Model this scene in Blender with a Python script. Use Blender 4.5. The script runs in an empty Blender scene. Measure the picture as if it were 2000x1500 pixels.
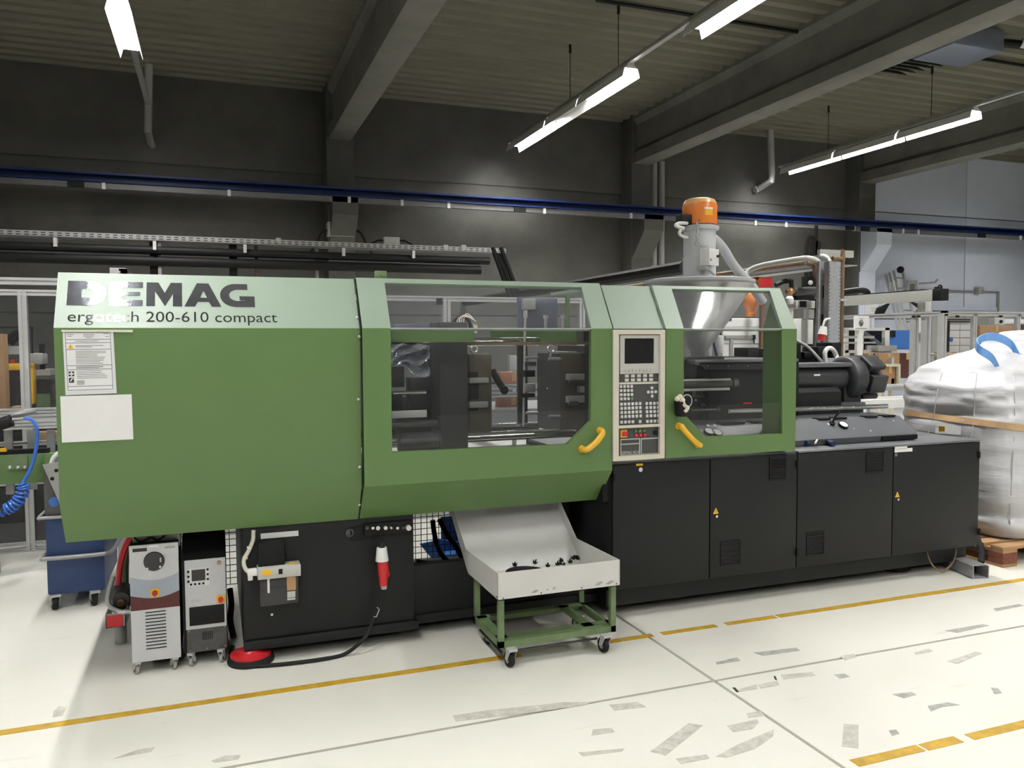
import bpy, bmesh, math, random
from mathutils import Vector, Matrix
from mathutils.geometry import tessellate_polygon
random.seed(7)
PI = math.pi
sc = bpy.context.scene
COL = sc.collection
# ------------------------------------------------------------------ camera
YAW, PITCH, ROLL, FOC, CH = math.radians(20.418), math.radians(-3.0075), math.radians(-0.262), 1572.55, 1.6
_f0 = Vector((math.sin(YAW), math.cos(YAW), 0)); _r0 = Vector((math.cos(YAW), -math.sin(YAW), 0)); _u0 = Vector((0, 0, 1))
FW = _f0*math.cos(PITCH) + _u0*math.sin(PITCH)
_up = -_f0*math.sin(PITCH) + _u0*math.cos(PITCH)
RT = _r0*math.cos(ROLL) + _up*math.sin(ROLL)
UP = -_r0*math.sin(ROLL) + _up*math.cos(ROLL)
cam_d = bpy.data.cameras.new('camera'); cam = bpy.data.objects.new('camera', cam_d); COL.objects.link(cam)
m = Matrix((RT, UP, -FW)).transposed().to_4x4(); m.translation = Vector((0, 0, CH)); cam.matrix_world = m
cam_d.sensor_width = 36; cam_d.lens = FOC/2000*36; cam_d.clip_end = 200; cam_d.clip_start = 0.05
sc.camera = cam
# ------------------------------------------------------------------ world, exposure
w = bpy.data.worlds.new('hall'); sc.world = w; w.use_nodes = True
w.node_tree.nodes['Background'].inputs[0].default_value = (.75, .85, 1, 1)
w.node_tree.nodes['Background'].inputs[1].default_value = 0.02
sc.view_settings.view_transform = 'Standard'; sc.view_settings.look = 'None'
sc.view_settings.gamma = 1; sc.view_settings.use_curve_mapping = False
sc.view_settings.exposure = 0.0
sc.cycles.use_denoising = True; sc.cycles.max_bounces = 8; sc.cycles.diffuse_bounces = 4; sc.cycles.transparent_max_bounces = 12
sc.cycles.sample_clamp_indirect = 6; sc.cycles.caustics_reflective = False; sc.cycles.caustics_refractive = False
LAMP = 145.0          # strength of every lit fluorescent lamp
LAMPCOL = (1.0, .99, .96)

# ------------------------------------------------------------------ measuring: a pixel of the photograph on a plane of the room
def P(u, v, X=None, Y=None, Z=None):
    d = RT*((u-1000)/FOC) - UP*((v-750)/FOC) + FW
    o = Vector((0, 0, CH))
    t = Y/d.y if Y is not None else X/d.x if X is not None else (Z-CH)/d.z
    return o + d*t
# ------------------------------------------------------------------ materials
MATS = {}
def mat(name, col, rough=.5, metal=0, noise=.08, scale=12, bump=0, bscale=60, spec=.5, coat=0, ior=1.5, emit=0, stretch=None):
    if name in MATS: return MATS[name]
    mt = bpy.data.materials.new(name); mt.use_nodes = True; nt = mt.node_tree; b = nt.nodes['Principled BSDF']
    b.inputs['Roughness'].default_value = rough; b.inputs['Metallic'].default_value = metal
    b.inputs['Specular IOR Level'].default_value = spec; b.inputs['Coat Weight'].default_value = coat; b.inputs['IOR'].default_value = ior
    b.inputs['Base Color'].default_value = (*col, 1)
    tc = nt.nodes.new('ShaderNodeTexCoord'); mp = nt.nodes.new('ShaderNodeMapping'); nt.links.new(tc.outputs['Object'], mp.inputs[0])
    if stretch: mp.inputs['Scale'].default_value = stretch
    if noise:
        n = nt.nodes.new('ShaderNodeTexNoise'); n.inputs['Scale'].default_value = scale; n.inputs['Detail'].default_value = 6
        n.inputs['Roughness'].default_value = .65
        nt.links.new(mp.outputs[0], n.inputs['Vector'])
        r = nt.nodes.new('ShaderNodeValToRGB'); r.color_ramp.elements[0].position = .3; r.color_ramp.elements[1].position = .7
        r.color_ramp.elements[0].color = (*[c*(1-noise) for c in col], 1); r.color_ramp.elements[1].color = (*[min(1, c*(1+noise)) for c in col], 1)
        nt.links.new(n.outputs['Fac'], r.inputs[0]); nt.links.new(r.outputs[0], b.inputs['Base Color'])
        mr = nt.nodes.new('ShaderNodeMapRange'); mr.inputs[3].default_value = max(0, rough-.06); mr.inputs[4].default_value = min(1, rough+.06)
        nt.links.new(n.outputs['Fac'], mr.inputs[0]); nt.links.new(mr.outputs[0], b.inputs['Roughness'])
    if bump:
        n2 = nt.nodes.new('ShaderNodeTexNoise'); n2.inputs['Scale'].default_value = bscale; n2.inputs['Detail'].default_value = 3
        nt.links.new(mp.outputs[0], n2.inputs['Vector'])
        bp = nt.nodes.new('ShaderNodeBump'); bp.inputs['Strength'].default_value = bump; bp.inputs['Distance'].default_value = .01
        nt.links.new(n2.outputs['Fac'], bp.inputs['Height']); nt.links.new(bp.outputs[0], b.inputs['Normal'])
    if emit:
        b.inputs['Emission Color'].default_value = (*col, 1); b.inputs['Emission Strength'].default_value = emit
    MATS[name] = mt
    return mt
def glassy(name, tint, rough=.02, haze=.03, refl=1.0, ior=1.45, bump=0):
    if name in MATS: return MATS[name]
    mt = bpy.data.materials.new(name); mt.use_nodes = True; nt = mt.node_tree; nt.nodes.remove(nt.nodes['Principled BSDF'])
    out = nt.nodes['Material Output']
    tr = nt.nodes.new('ShaderNodeBsdfTransparent'); tr.inputs[0].default_value = (*tint, 1)
    gl = nt.nodes.new('ShaderNodeBsdfGlossy'); gl.inputs['Roughness'].default_value = rough
    df = nt.nodes.new('ShaderNodeBsdfDiffuse'); df.inputs[0].default_value = (.8, .82, .88, 1)
    fr = nt.nodes.new('ShaderNodeFresnel'); ge = nt.nodes.new('ShaderNodeNewGeometry'); mi = nt.nodes.new('ShaderNodeMix')   # same reflection on both faces of the sheet
    mi.inputs[2].default_value = ior; mi.inputs[3].default_value = 1/ior; nt.links.new(ge.outputs['Backfacing'], mi.inputs[0]); nt.links.new(mi.outputs[0], fr.inputs[0])
    n = nt.nodes.new('ShaderNodeTexNoise'); n.inputs['Scale'].default_value = 3; n.inputs['Detail'].default_value = 4
    mr = nt.nodes.new('ShaderNodeMapRange'); mr.inputs[3].default_value = haze*.5; mr.inputs[4].default_value = haze*1.5
    nt.links.new(n.outputs['Fac'], mr.inputs[0])
    m1 = nt.nodes.new('ShaderNodeMixShader'); m2 = nt.nodes.new('ShaderNodeMixShader')
    nt.links.new(mr.outputs[0], m1.inputs[0]); nt.links.new(tr.outputs[0], m1.inputs[1]); nt.links.new(df.outputs[0], m1.inputs[2])
    mu = nt.nodes.new('ShaderNodeMath'); mu.operation = 'MULTIPLY'; mu.inputs[1].default_value = refl
    nt.links.new(fr.outputs[0], mu.inputs[0]); nt.links.new(mu.outputs[0], m2.inputs[0])
    nt.links.new(m1.outputs[0], m2.inputs[1]); nt.links.new(gl.outputs[0], m2.inputs[2])
    if bump:
        tc = nt.nodes.new('ShaderNodeTexCoord'); n2 = nt.nodes.new('ShaderNodeTexNoise'); n2.inputs['Scale'].default_value = 2.6; n2.inputs['Detail'].default_value = 0
        nt.links.new(tc.outputs['Object'], n2.inputs['Vector'])
        bp = nt.nodes.new('ShaderNodeBump'); bp.inputs['Strength'].default_value = 1; bp.inputs['Distance'].default_value = bump
        nt.links.new(n2.outputs['Fac'], bp.inputs['Height']); nt.links.new(bp.outputs[0], gl.inputs['Normal'])
    nt.links.new(m2.outputs[0], out.inputs[0])
    MATS[name] = mt
    return mt
# ------------------------------------------------------------------ shapes
class B:
    """collects solids; every coordinate is in metres in the room"""
    def __init__(s): s.bm = bmesh.new()
    def face(s, pts):
        try: return s.bm.faces.new([s.bm.verts.new(p) for p in pts])
        except ValueError: return None
    def box(s, x0, x1, y0, y1, z0, z1, bev=0, M=None):
        if x0 > x1: x0, x1 = x1, x0
        if y0 > y1: y0, y1 = y1, y0
        if z0 > z1: z0, z1 = z1, z0
        g = bmesh.ops.create_cube(s.bm, size=1)['verts']
        mm = Matrix.Translation(((x0+x1)/2, (y0+y1)/2, (z0+z1)/2)) @ Matrix.Diagonal((x1-x0, y1-y0, z1-z0, 1))
        if M: mm = M @ mm
        bmesh.ops.transform(s.bm, matrix=mm, verts=g)
        if bev:
            es = {e for v in g for e in v.link_edges}
            bmesh.ops.bevel(s.bm, geom=list(es), offset=bev, segments=2, affect='EDGES', profile=.5)
        return s
    def cyl(s, p0, p1, r, r1=None, seg=16, caps=True):
        p0, p1 = Vector(p0), Vector(p1); d = p1-p0; r1 = r if r1 is None else r1
        q = d.to_track_quat('Z', 'Y').to_matrix()
        A = [s.bm.verts.new(p0 + q @ Vector((r*math.cos(2*PI*i/seg), r*math.sin(2*PI*i/seg), 0))) for i in range(seg)]
        C = [s.bm.verts.new(p1 + q @ Vector((r1*math.cos(2*PI*i/seg), r1*math.sin(2*PI*i/seg), 0))) for i in range(seg)]
        for i in range(seg): s.bm.faces.new((A[i], A[(i+1) % seg], C[(i+1) % seg], C[i]))
        if caps: s.bm.faces.new(A[::-1]); s.bm.faces.new(C)
        return s
    def lathe(s, prof, c, axis=(0, 0, 1), seg=28):
        q = Vector(axis).to_track_quat('Z', 'Y').to_matrix(); c = Vector(c); rings = []
        for r, h in prof:
            rings.append([s.bm.verts.new(c + q @ Vector((max(r, 1e-4)*math.cos(2*PI*i/seg), max(r, 1e-4)*math.sin(2*PI*i/seg), h))) for i in range(seg)])
        for a, b in zip(rings, rings[1:]):
            for i in range(seg): s.bm.faces.new((a[i], a[(i+1) % seg], b[(i+1) % seg], b[i]))
        s.bm.faces.new(rings[0][::-1]); s.bm.faces.new(rings[-1])
        return s
    def tube(s, pts, r, seg=10, n=6, closed=False):
        pts = [Vector(p) for p in pts]
        if n > 1 and len(pts) > 2:
            out = []
            L = len(pts); rng = range(L if closed else L-1)
            for i in rng:
                p1, p2 = pts[i], pts[(i+1) % L]
                p0 = pts[i-1] if (i > 0 or closed) else p1*2-p2
                p3 = pts[(i+2) % L] if (i+2 < L or closed) else p2*2-p1
                for k in range(n):
                    t = k/n
                    out.append(.5*((2*p1)+(-p0+p2)*t+(2*p0-5*p1+4*p2-p3)*t*t+(-p0+3*p1-3*p2+p3)*t**3))
            if not closed: out.append(pts[-1])
            pts = out
        rings = []; ref = None; L = len(pts)
        for i, p in enumerate(pts):
            a = pts[i-1] if (i > 0 or closed) else p
            b = pts[(i+1) % L] if (i < L-1 or closed) else p
            t = (b-a).normalized()
            if ref is None: ref = t.orthogonal().normalized()
            ref = (ref - t*ref.dot(t)).normalized(); bi = t.cross(ref)
            rings.append([s.bm.verts.new(p + ref*r*math.cos(2*PI*k/seg) + bi*r*math.sin(2*PI*k/seg)) for k in range(seg)])
        pr = list(zip(rings, rings[1:]))
        if closed: pr.append((rings[-1], rings[0]))
        for a, b in pr:
            for k in range(seg): s.bm.faces.new((a[k], a[(k+1) % seg], b[(k+1) % seg], b[k]))
        if not closed: s.bm.faces.new(rings[0][::-1]); s.bm.faces.new(rings[-1])
        return s
    def prism(s, prof, a0, a1, axis='x'):
        """a closed outline pushed along an axis; x: outline is (y,z), y: (x,z), z: (x,y)"""
        f = {'x': lambda p, a: (a, p[0], p[1]), 'y': lambda p, a: (p[0], a, p[1]), 'z': lambda p, a: (p[0], p[1], a)}[axis]
        A = [s.bm.verts.new(f(p, a0)) for p in prof]; C = [s.bm.verts.new(f(p, a1)) for p in prof]; n = len(prof)
        for i in range(n): s.bm.faces.new((A[i], A[(i+1) % n], C[(i+1) % n], C[i]))
        for loop, L in ((A, A), (C, C)):
            for t in tessellate_polygon([[v.co for v in L]]): 
                try: s.bm.faces.new([L[i] for i in t])
                except ValueError: pass
        return s
    def plate(s, outer, holes, fn, th):
        """flat sheet with holes: outlines in 2D, fn maps (a,b) to a point, th is the thickness vector"""
        loops = [outer]+list(holes); th = Vector(th)
        flat = [[Vector((p[0], p[1], 0)) for p in l] for l in loops]
        tris = tessellate_polygon(flat); pts = [p for l in loops for p in l]
        F = [s.bm.verts.new(Vector(fn(*p))) for p in pts]; K = [s.bm.verts.new(Vector(fn(*p))+th) for p in pts]
        for t in tris:
            try: s.bm.faces.new([F[i] for i in t]); s.bm.faces.new([K[i] for i in reversed(t)])
            except ValueError: pass
        o = 0
        for l in loops:
            n = len(l)
            for i in range(n):
                a, b = o+i, o+(i+1) % n
                try: s.bm.faces.new((F[a], F[b], K[b], K[a]))
                except ValueError: pass
            o += n
        return s
    def ball(s, c, r, sc_=(1, 1, 1), seg=16):
        g = bmesh.ops.create_uvsphere(s.bm, u_segments=seg, v_segments=max(6, seg//2), radius=r)['verts']
        bmesh.ops.transform(s.bm, matrix=Matrix.Translation(c) @ Matrix.Diagonal((*sc_, 1)), verts=g); return s
    def pb(s, u0, v0, u1, v1, Y, d, bev=0):
        a, c = P(u0, v0, Y=Y), P(u1, v1, Y=Y)
        return s.box(a.x, c.x, Y, Y+d, c.z, a.z, bev)
    def xf(s, M):
        bmesh.ops.transform(s.bm, matrix=M, verts=s.bm.verts); return s
def obj(name, b, mt, parent=None, kind=None, label=None, cat=None, group=None, sharp=35):
    me = bpy.data.meshes.new(name); bmesh.ops.recalc_face_normals(b.bm, faces=b.bm.faces); b.bm.to_mesh(me); b.bm.free()
    me.polygons.foreach_set('use_smooth', [True]*len(me.polygons)); me.set_sharp_from_angle(angle=math.radians(sharp))
    me.materials.append(mt if not isinstance(mt, str) else MATS[mt])
    o = bpy.data.objects.new(name, me); COL.objects.link(o)
    if parent:
        o.parent = parent
        r = parent
        while r.parent: r = r.parent
        if parent is r: o.matrix_parent_inverse = Matrix.Translation(-Vector(r.location))
    tag(o, label, cat, group, kind)
    return o
def tag(o, label=None, cat=None, group=None, kind=None):
    if label: o['label'] = label
    if cat: o['category'] = cat
    if group: o['group'] = group
    if kind: o['kind'] = kind
    return o
def thing(name, label, cat, loc=(0, 0, 0), group=None):
    o = bpy.data.objects.new(name, None); COL.objects.link(o); o.location = loc; o.empty_display_size = .1
    return tag(o, label, cat, group)
def dup(o, loc=None, label=None, group=None, parent=None):
    c = o.copy(); COL.objects.link(c)
    if parent: c.parent = parent
    if loc is not None: c.location = loc
    if label: c['label'] = label
    if group: c['group'] = group
    for ch in list(o.children): dup(ch, parent=c)
    return c

# colours of the place
mat('concrete', (.092, .091, .083), .85, noise=.22, scale=1.1, bump=.25, bscale=25)
mat('concrete_light', (.14, .138, .122), .85, noise=.2, scale=1.5, bump=.25, bscale=25)
mat('white_wall', (.71, .77, .90), .8, noise=.04, scale=2)
mat('ceiling_sheet', (.145, .138, .103), .6, noise=.1, scale=1.5)
mat('crane_blue', (.008, .022, .10), .5, noise=.15, spec=.3)
mat('alu', (.60, .60, .60), .38, metal=.4, noise=.06)
mat('alu_dull', (.34, .34, .335), .5, metal=.4, noise=.1)
mat('rail_grey', (.15, .15, .152), .5, metal=.2, noise=.1)
mat('hopper_steel', (.50, .50, .50), .3, metal=.55, noise=.06, scale=20)
mat('steel', (.66, .66, .65), .18, metal=1, noise=.08, scale=30)
mat('steel_dark', (.085, .085, .086), .38, metal=.45, noise=.25, scale=18)
mat('chrome', (.7, .7, .7), .2, metal=.6, noise=0)
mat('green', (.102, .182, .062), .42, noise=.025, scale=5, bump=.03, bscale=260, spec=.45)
mat('green_top_lit', (.30, .385, .305), .40, noise=.02, scale=5, bump=.03, bscale=260, spec=.6)  # cover green made paler for sloping tops; their overhead brightness is in the colour
mat('green_cart', (.13, .19, .09), .5, noise=.25, scale=9)
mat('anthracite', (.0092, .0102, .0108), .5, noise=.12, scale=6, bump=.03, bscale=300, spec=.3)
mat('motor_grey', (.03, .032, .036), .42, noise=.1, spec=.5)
mat('anthracite_top_lit', (.085, .09, .102), .42, noise=.08, scale=6, bump=.03, bscale=300, spec=.8, ior=1.6)  # anthracite lightened for upward faces, lamp sheen put into the colour
mat('black', (.006, .006, .0065), .55, noise=.15, spec=.25)
mat('black_gloss', (.012, .012, .013), .16, noise=0)
mat('rubber', (.011, .011, .011), .7, noise=.2, spec=.3)
mat('beige', (.66, .62, .52), .42, noise=.04)
mat('panel_grey', (.50, .50, .47), .42, noise=.03)
mat('panel_dark', (.055, .057, .06), .45, noise=.05)
mat('key', (.62, .62, .60), .45, noise=.06, scale=90)
mat('white_paint', (.68, .67, .65), .38, noise=.03)
mat('white_plastic', (.78, .78, .76), .4, noise=.03)
mat('grey_plastic', (.36, .36, .34), .45, noise=.05)
mat('ctrl_grey', (.58, .59, .61), .4, noise=.03)
mat('ctrl_blue', (.33, .37, .44), .4, noise=.04)
mat('maroon', (.075, .012, .012), .45, noise=.25, scale=40)
mat('yellow', (.80, .46, .03), .35, noise=.04)
mat('tape', (.52, .32, .03), .55, noise=.25, scale=14)
mat('red', (.55, .018, .025), .38, noise=.06)
mat('orange', (.78, .22, .035), .35, noise=.04, coat=.3)
mat('orange_band', (.85, .5, .2), .3, noise=.03, coat=.3)
mat('blue_bin', (.016, .04, .125), .5, noise=.08)
mat('blue', (.04, .15, .46), .45, noise=.08)
mat('lightblue', (.17, .38, .78), .6, noise=.1)
mat('hose_blue', (.05, .17, .62), .3, noise=.05)
mat('cardboard', (.40, .235, .115), .85, noise=.1, scale=8)
mat('cardboard_red', (.42, .20, .13), .85, noise=.08, scale=8)
mat('cardboard_dark', (.085, .03, .022), .85, noise=.2, scale=8)
mat('wood', (.36, .21, .10), .75, noise=.3, scale=7, stretch=(1, 12, 12))
mat('wood_red', (.17, .05, .03), .75, noise=.3, scale=14)
mat('paper', (.80, .80, .79), .6, noise=.02)
mat('paper_sleeve', (.74, .76, .77), .25, noise=.02)
mat('ink', (.10, .12, .2), .6, noise=0)
mat('ink_black', (.02, .02, .02), .5, noise=0)
mat('bag', (.52, .52, .535), .34, noise=.03, scale=5, bump=.35, bscale=14, stretch=(.5, .5, 2.4))
mat('bag_tape', (.55, .36, .19), .35, noise=.22, scale=6)
mat('galv', (.48, .49, .51), .42, metal=.55, noise=.18, scale=34)
mat('brown_pipe', (.16, .105, .06), .6, noise=.2)
mat('brass', (.42, .24, .13), .3, metal=.8, noise=.1)
mat('decal', (.34, .355, .41), .055, metal=.85, noise=0, bump=.03, bscale=30)
mat('decal_dark', (.08, .083, .09), .05, metal=.6, noise=0)
mat('joint', (.10, .105, .10), .8, noise=.2)
mat('mould', (.085, .075, .05), .5, metal=.4, noise=.25, scale=10)
mat('platen', (.028, .029, .031), .5, noise=.12, spec=.4)
mat('redish', (.10, .02, .012), .5, noise=.3)
mat('green_light', (.10, .24, .06), .4, noise=.1)
mat('residue', (.52, .50, .44), .6, noise=.25, scale=22)
mat('residue_dark', (.38, .375, .345), .6, noise=.3, scale=22)
mat('cloth', (.72, .66, .56), .9, noise=.1)
mat('glove', (.02, .035, .11), .7, noise=.2)
mat('lamp', LAMPCOL, .5, noise=0, emit=LAMP)
mat('reflector', (.75, .75, .73), .4, noise=0)
mat('lamp_white', (.6, .6, .58), .4, noise=0)
mat('grey_hose', (.45, .46, .48), .35, noise=.05)
mat('dust_red', (.35, .03, .02), .5, noise=.2)
mat('bluegrey', (.15, .17, .22), .4, metal=.25, noise=.05)
glassy('acrylic', (.955, .96, .965), .012, .008, .8)
glassy('acrylic_top', (.965, .97, .98), .03, .03, 1.0, bump=.012)
glassy('clear_panel', (.94, .95, .965), .03, .012, .6)
glassy('smoked', (.25, .26, .27), .03, .02, .9)
glassy('oil_tank', (.45, .42, .36), .1, .05, 1)
glassy('bag_clear', (.6, .65, .75), .12, .25, 1.2)

# floor: pale screed with scuffs
def floor_mat():
    mt = bpy.data.materials.new('screed'); mt.use_nodes = True; nt = mt.node_tree; b = nt.nodes['Principled BSDF']
    tc = nt.nodes.new('ShaderNodeTexCoord')
    def nz(scale, detail, stretch):
        mp = nt.nodes.new('ShaderNodeMapping'); mp.inputs['Scale'].default_value = stretch; nt.links.new(tc.outputs['Object'], mp.inputs[0])
        n = nt.nodes.new('ShaderNodeTexNoise'); n.inputs['Scale'].default_value = scale; n.inputs['Detail'].default_value = detail
        nt.links.new(mp.outputs[0], n.inputs['Vector']); return n.outputs['Fac']
    def ramp(fac, p0, p1, c0, c1):
        r = nt.nodes.new('ShaderNodeValToRGB'); r.color_ramp.elements[0].position = p0; r.color_ramp.elements[1].position = p1
        r.color_ramp.elements[0].color = (*c0, 1); r.color_ramp.elements[1].color = (*c1, 1); nt.links.new(fac, r.inputs[0]); return r.outputs[0]
    base = ramp(nz(.8, 5, (1, 1, 1)), .3, .7, (.715, .700, .630), (.775, .76, .69))
    scuff = ramp(nz(3, 6, (.6, 5, 1)), .66, .76, (1, 1, 1), (.86, .85, .83))
    spots = ramp(nz(26, 2, (1, 1, 1)), .76, .80, (1, 1, 1), (.72, .71, .70))
    for t in (scuff, spots):
        mx = nt.nodes.new('ShaderNodeMix'); mx.data_type = 'RGBA'; mx.blend_type = 'MULTIPLY'; mx.inputs[0].default_value = 1
        nt.links.new(base, mx.inputs[6]); nt.links.new(t, mx.inputs[7]); base = mx.outputs[2]
    nt.links.new(base, b.inputs['Base Color'])
    b.inputs['Roughness'].default_value = .38; b.inputs['Specular IOR Level'].default_value = .45
    MATS['screed'] = mt
floor_mat()
# ================================================================== THE HALL
WY, CZ, LZ = 14.5, 5.95, 5.0                      # back wall, ceiling, lamp height
COLX = [(-4.06, -3.60), (1.90, 2.36), (7.75, 8.20), (13.40, 13.86), (19.3, 19.76)]
JX, JY = P(1395, 1330, Z=0).x, 3.15               # where the floor joints cross
# floor: slabs with recessed joints
fl = tag(thing('floor', 'pale cream screed floor of the hall', 'floor'), kind='structure')
b = B(); b.box(-12, 26, -9, 15, -.3, -.03); obj('joint_filler', b, MATS['joint'], fl, 'structure')
g = .009
for x0, x1 in ((-12, JX-g), (JX+g, 26)):
    for y0, y1 in ((-9, JY-g), (JY+g, 15)):
        b = B(); b.box(x0, x1, y0, y1, -.035, 0); obj('floor_slab', b, MATS['screed'], fl, 'structure')
# scuffed remains of old tape on the floor
def patch(pts, mt='residue', z=.0012):
    b = B(); q = [P(u, v, Z=0) for u, v in pts]
    b.prism([(p.x, p.y) for p in q], .0002, z, 'z'); obj('tape_residue', b, MATS[mt], fl, 'structure')
for q, mt in [([(1270,1468),(1345,1413),(1373,1417),(1300,1476)],'residue'), ([(1398,1478),(1440,1455),(1500,1430),(1512,1425),(1510,1438),(1475,1463),(1420,1480)],'residue'),
          ([(1648,1414),(1677,1416),(1677,1462),(1644,1458)],'residue'), ([(1420,1418),(1478,1405),(1482,1410),(1470,1424),(1432,1430)],'residue'),
          ([(1441,1347),(1478,1337),(1480,1346),(1446,1351)],'residue'), ([(1480,1338),(1518,1330),(1522,1338),(1486,1345)],'residue'), ([(1525,1318),(1586,1313),(1594,1320),(1530,1327)],'residue'),
          ([(1472,1275),(1555,1265),(1563,1271),(1490,1281)],'residue_dark'), ([(1398,1294),(1440,1284),(1446,1291),(1400,1298)],'residue_dark'),
          ([(1629,1318),(1650,1316),(1660,1322),(1640,1326)],'residue_dark'), ([(1742,1356),(1780,1352),(1790,1357),(1765,1364)],'residue_dark'),
          ([(1812,1379),(1850,1372),(1875,1377),(1840,1381),(1818,1390)],'residue_dark'), ([(1846,1232),(1920,1219),(1932,1222),(1870,1236)],'residue_dark'), ([(1850,1292),(1905,1273),(1918,1276),(1870,1297)],'residue'),
          ([(885,1398),(950,1388),(1100,1372),(1160,1371),(1140,1378),(1010,1396),(890,1409)],'residue'), ([(1190,1377),(1245,1371),(1262,1381),(1200,1388)],'residue'),
          ([(1158,1425),(1195,1422),(1200,1430),(1155,1437)],'residue'), ([(1130,1470),(1220,1462),(1215,1468),(1138,1477)],'residue'), ([(222,1482),(270,1464),(302,1460),(295,1468)],'residue'),
          ([(412,1486),(440,1476),(470,1475),(466,1483),(420,1490)],'residue'), ([(104,1390),(115,1380),(130,1381),(122,1398),(103,1401)],'residue'), ([(1320,1482),(1380,1474),(1386,1482),(1330,1492)],'residue'),
          ([(1458,1394),(1485,1389),(1494,1398),(1462,1402)],'residue'), ([(1736,1427),(1750,1425),(1757,1433),(1742,1438)],'residue_dark'), ([(1935,1343),(1950,1345),(1957,1354),(1942,1356)],'residue_dark'),
          ([(1430,1343),(1436,1343),(1444,1352),(1438,1352)],'ink_black'), ([(1511,1320),(1515,1321),(1518,1329),(1513,1327)],'ink_black'), ([(1940,1189),(1990,1180),(2000,1183),(1945,1194)],'residue_dark'),
          ([(1785,1275),(1815,1267),(1822,1272),(1790,1279)],'residue'), ([(1640,1282),(1668,1277),(1672,1284),(1650,1290)],'residue')]:
    patch(q, mt)
# yellow floor tape
tg = 'yellow floor marking tape'
def tape(x0, x1, y, wd, lab):
    b = B(); n = max(2, int((x1-x0)/.25)); r = random.Random(int(x0*97))
    up = [(x0+(x1-x0)*i/n, y+wd/2+r.uniform(-.002, .002)) for i in range(n+1)]; dn = [(x0+(x1-x0)*i/n, y-wd/2+r.uniform(-.002, .002)) for i in range(n, -1, -1)]
    b.prism(up+dn, .0002, .0015, 'z'); tag(obj('floor_tape', b, MATS['tape']), lab, 'floor tape', tg)
ty = 3.772
tape(-6, P(985, 1285, Z=0).x+.09, ty, .05, 'long yellow floor tape running from the left up to the tray trolley')
tape(P(1178,1252,Z=0).x, P(1212,1249,Z=0).x, ty, .045, 'short stub of yellow tape just right of the trolley caster')
tape(P(1214,1249,Z=0).x, P(1275,1241,Z=0).x, ty, .045, 'short torn yellow tape crossing the floor joint')
tape(P(1291,1237,Z=0).x, P(1398,1222,Z=0).x, ty, .045, 'medium torn yellow tape right of the floor joint, frayed at both ends')
tape(P(1417,1219,Z=0).x, P(1513,1204,Z=0).x, ty, .045, 'yellow tape strip in front of the first vented cabinet door')
tape(P(1519,1204,Z=0).x, 12, ty, .05, 'long yellow floor tape running out past the white bulk bag')
y2 = 2.40
for (a, c), lab in zip([((1668,1491),(1798,1461)), ((1803,1460),(1872,1444)), ((1893,1440),(2200,1366))],
      ['worn yellow tape starting at the floor joint, nearest the camera', 'frayed middle piece of the near yellow tape line', 'near yellow tape leaving the picture at its right edge']):
    tape(P(*a, Z=0).x, P(*c, Z=0).x, (P(*a, Z=0).y+P(*c, Z=0).y)/2 if c[0] < 2000 else P(*a, Z=0).y, .05, lab)
# walls
wall = tag(thing('wall_back', 'grey precast concrete back wall with white painted right bay', 'wall', (0, WY, 0)), kind='structure')
b = B(); b.box(-12, 26, WY+.03, WY+.3, 0, CZ+.4); obj('joint_backing', b, MATS['joint'], wall, 'structure')
xs = [-12, -3.83, 2.13, 7.97, 13.63, P(1887, 420, Y=WY).x, 19.53, 26]; zs = [0, 2.09, 4.53, CZ+.3]
for x0, x1 in zip(xs, xs[1:]):
    for z0, z1 in zip(zs, zs[1:]):
        b = B(); b.box(x0+.012, x1-.012, WY, WY+.1, z0+.012, z1-.012, .012)
        obj('wall_panel', b, MATS['white_wall' if x0 > 13 else 'concrete'], wall, 'structure')
for nm, a in (('wall_left', (-12.3, -12, -9, 15)), ('wall_right', (26, 26.3, -9, 15)), ('wall_front', (-12, 26, -9.3, -9))):
    b = B(); b.box(*a, 0, CZ+.4); tag(obj(nm, b, MATS['concrete_light']), kind='structure')
# ceiling: trapezoidal sheet, ribs along the hall
b = B(); pitch = .30; prof = []; y = -9.0
while y < WY+.5:
    prof += [(y, CZ+.10), (y+.05, CZ), (y+.17, CZ), (y+.22, CZ+.10)]; y += pitch
top = [(q[0], CZ+.25) for q in (prof[-1], prof[0])]
v0 = [b.bm.verts.new((-12, p[0], p[1])) for p in prof]; v1 = [b.bm.verts.new((26, p[0], p[1])) for p in prof]
for i in range(len(prof)-1): b.bm.faces.new((v0[i], v0[i+1], v1[i+1], v1[i]))
b.box(-12, 26, -9, 15, CZ+.2, CZ+.3)
tag(obj('ceiling', b, MATS['ceiling_sheet']), kind='structure')
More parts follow.
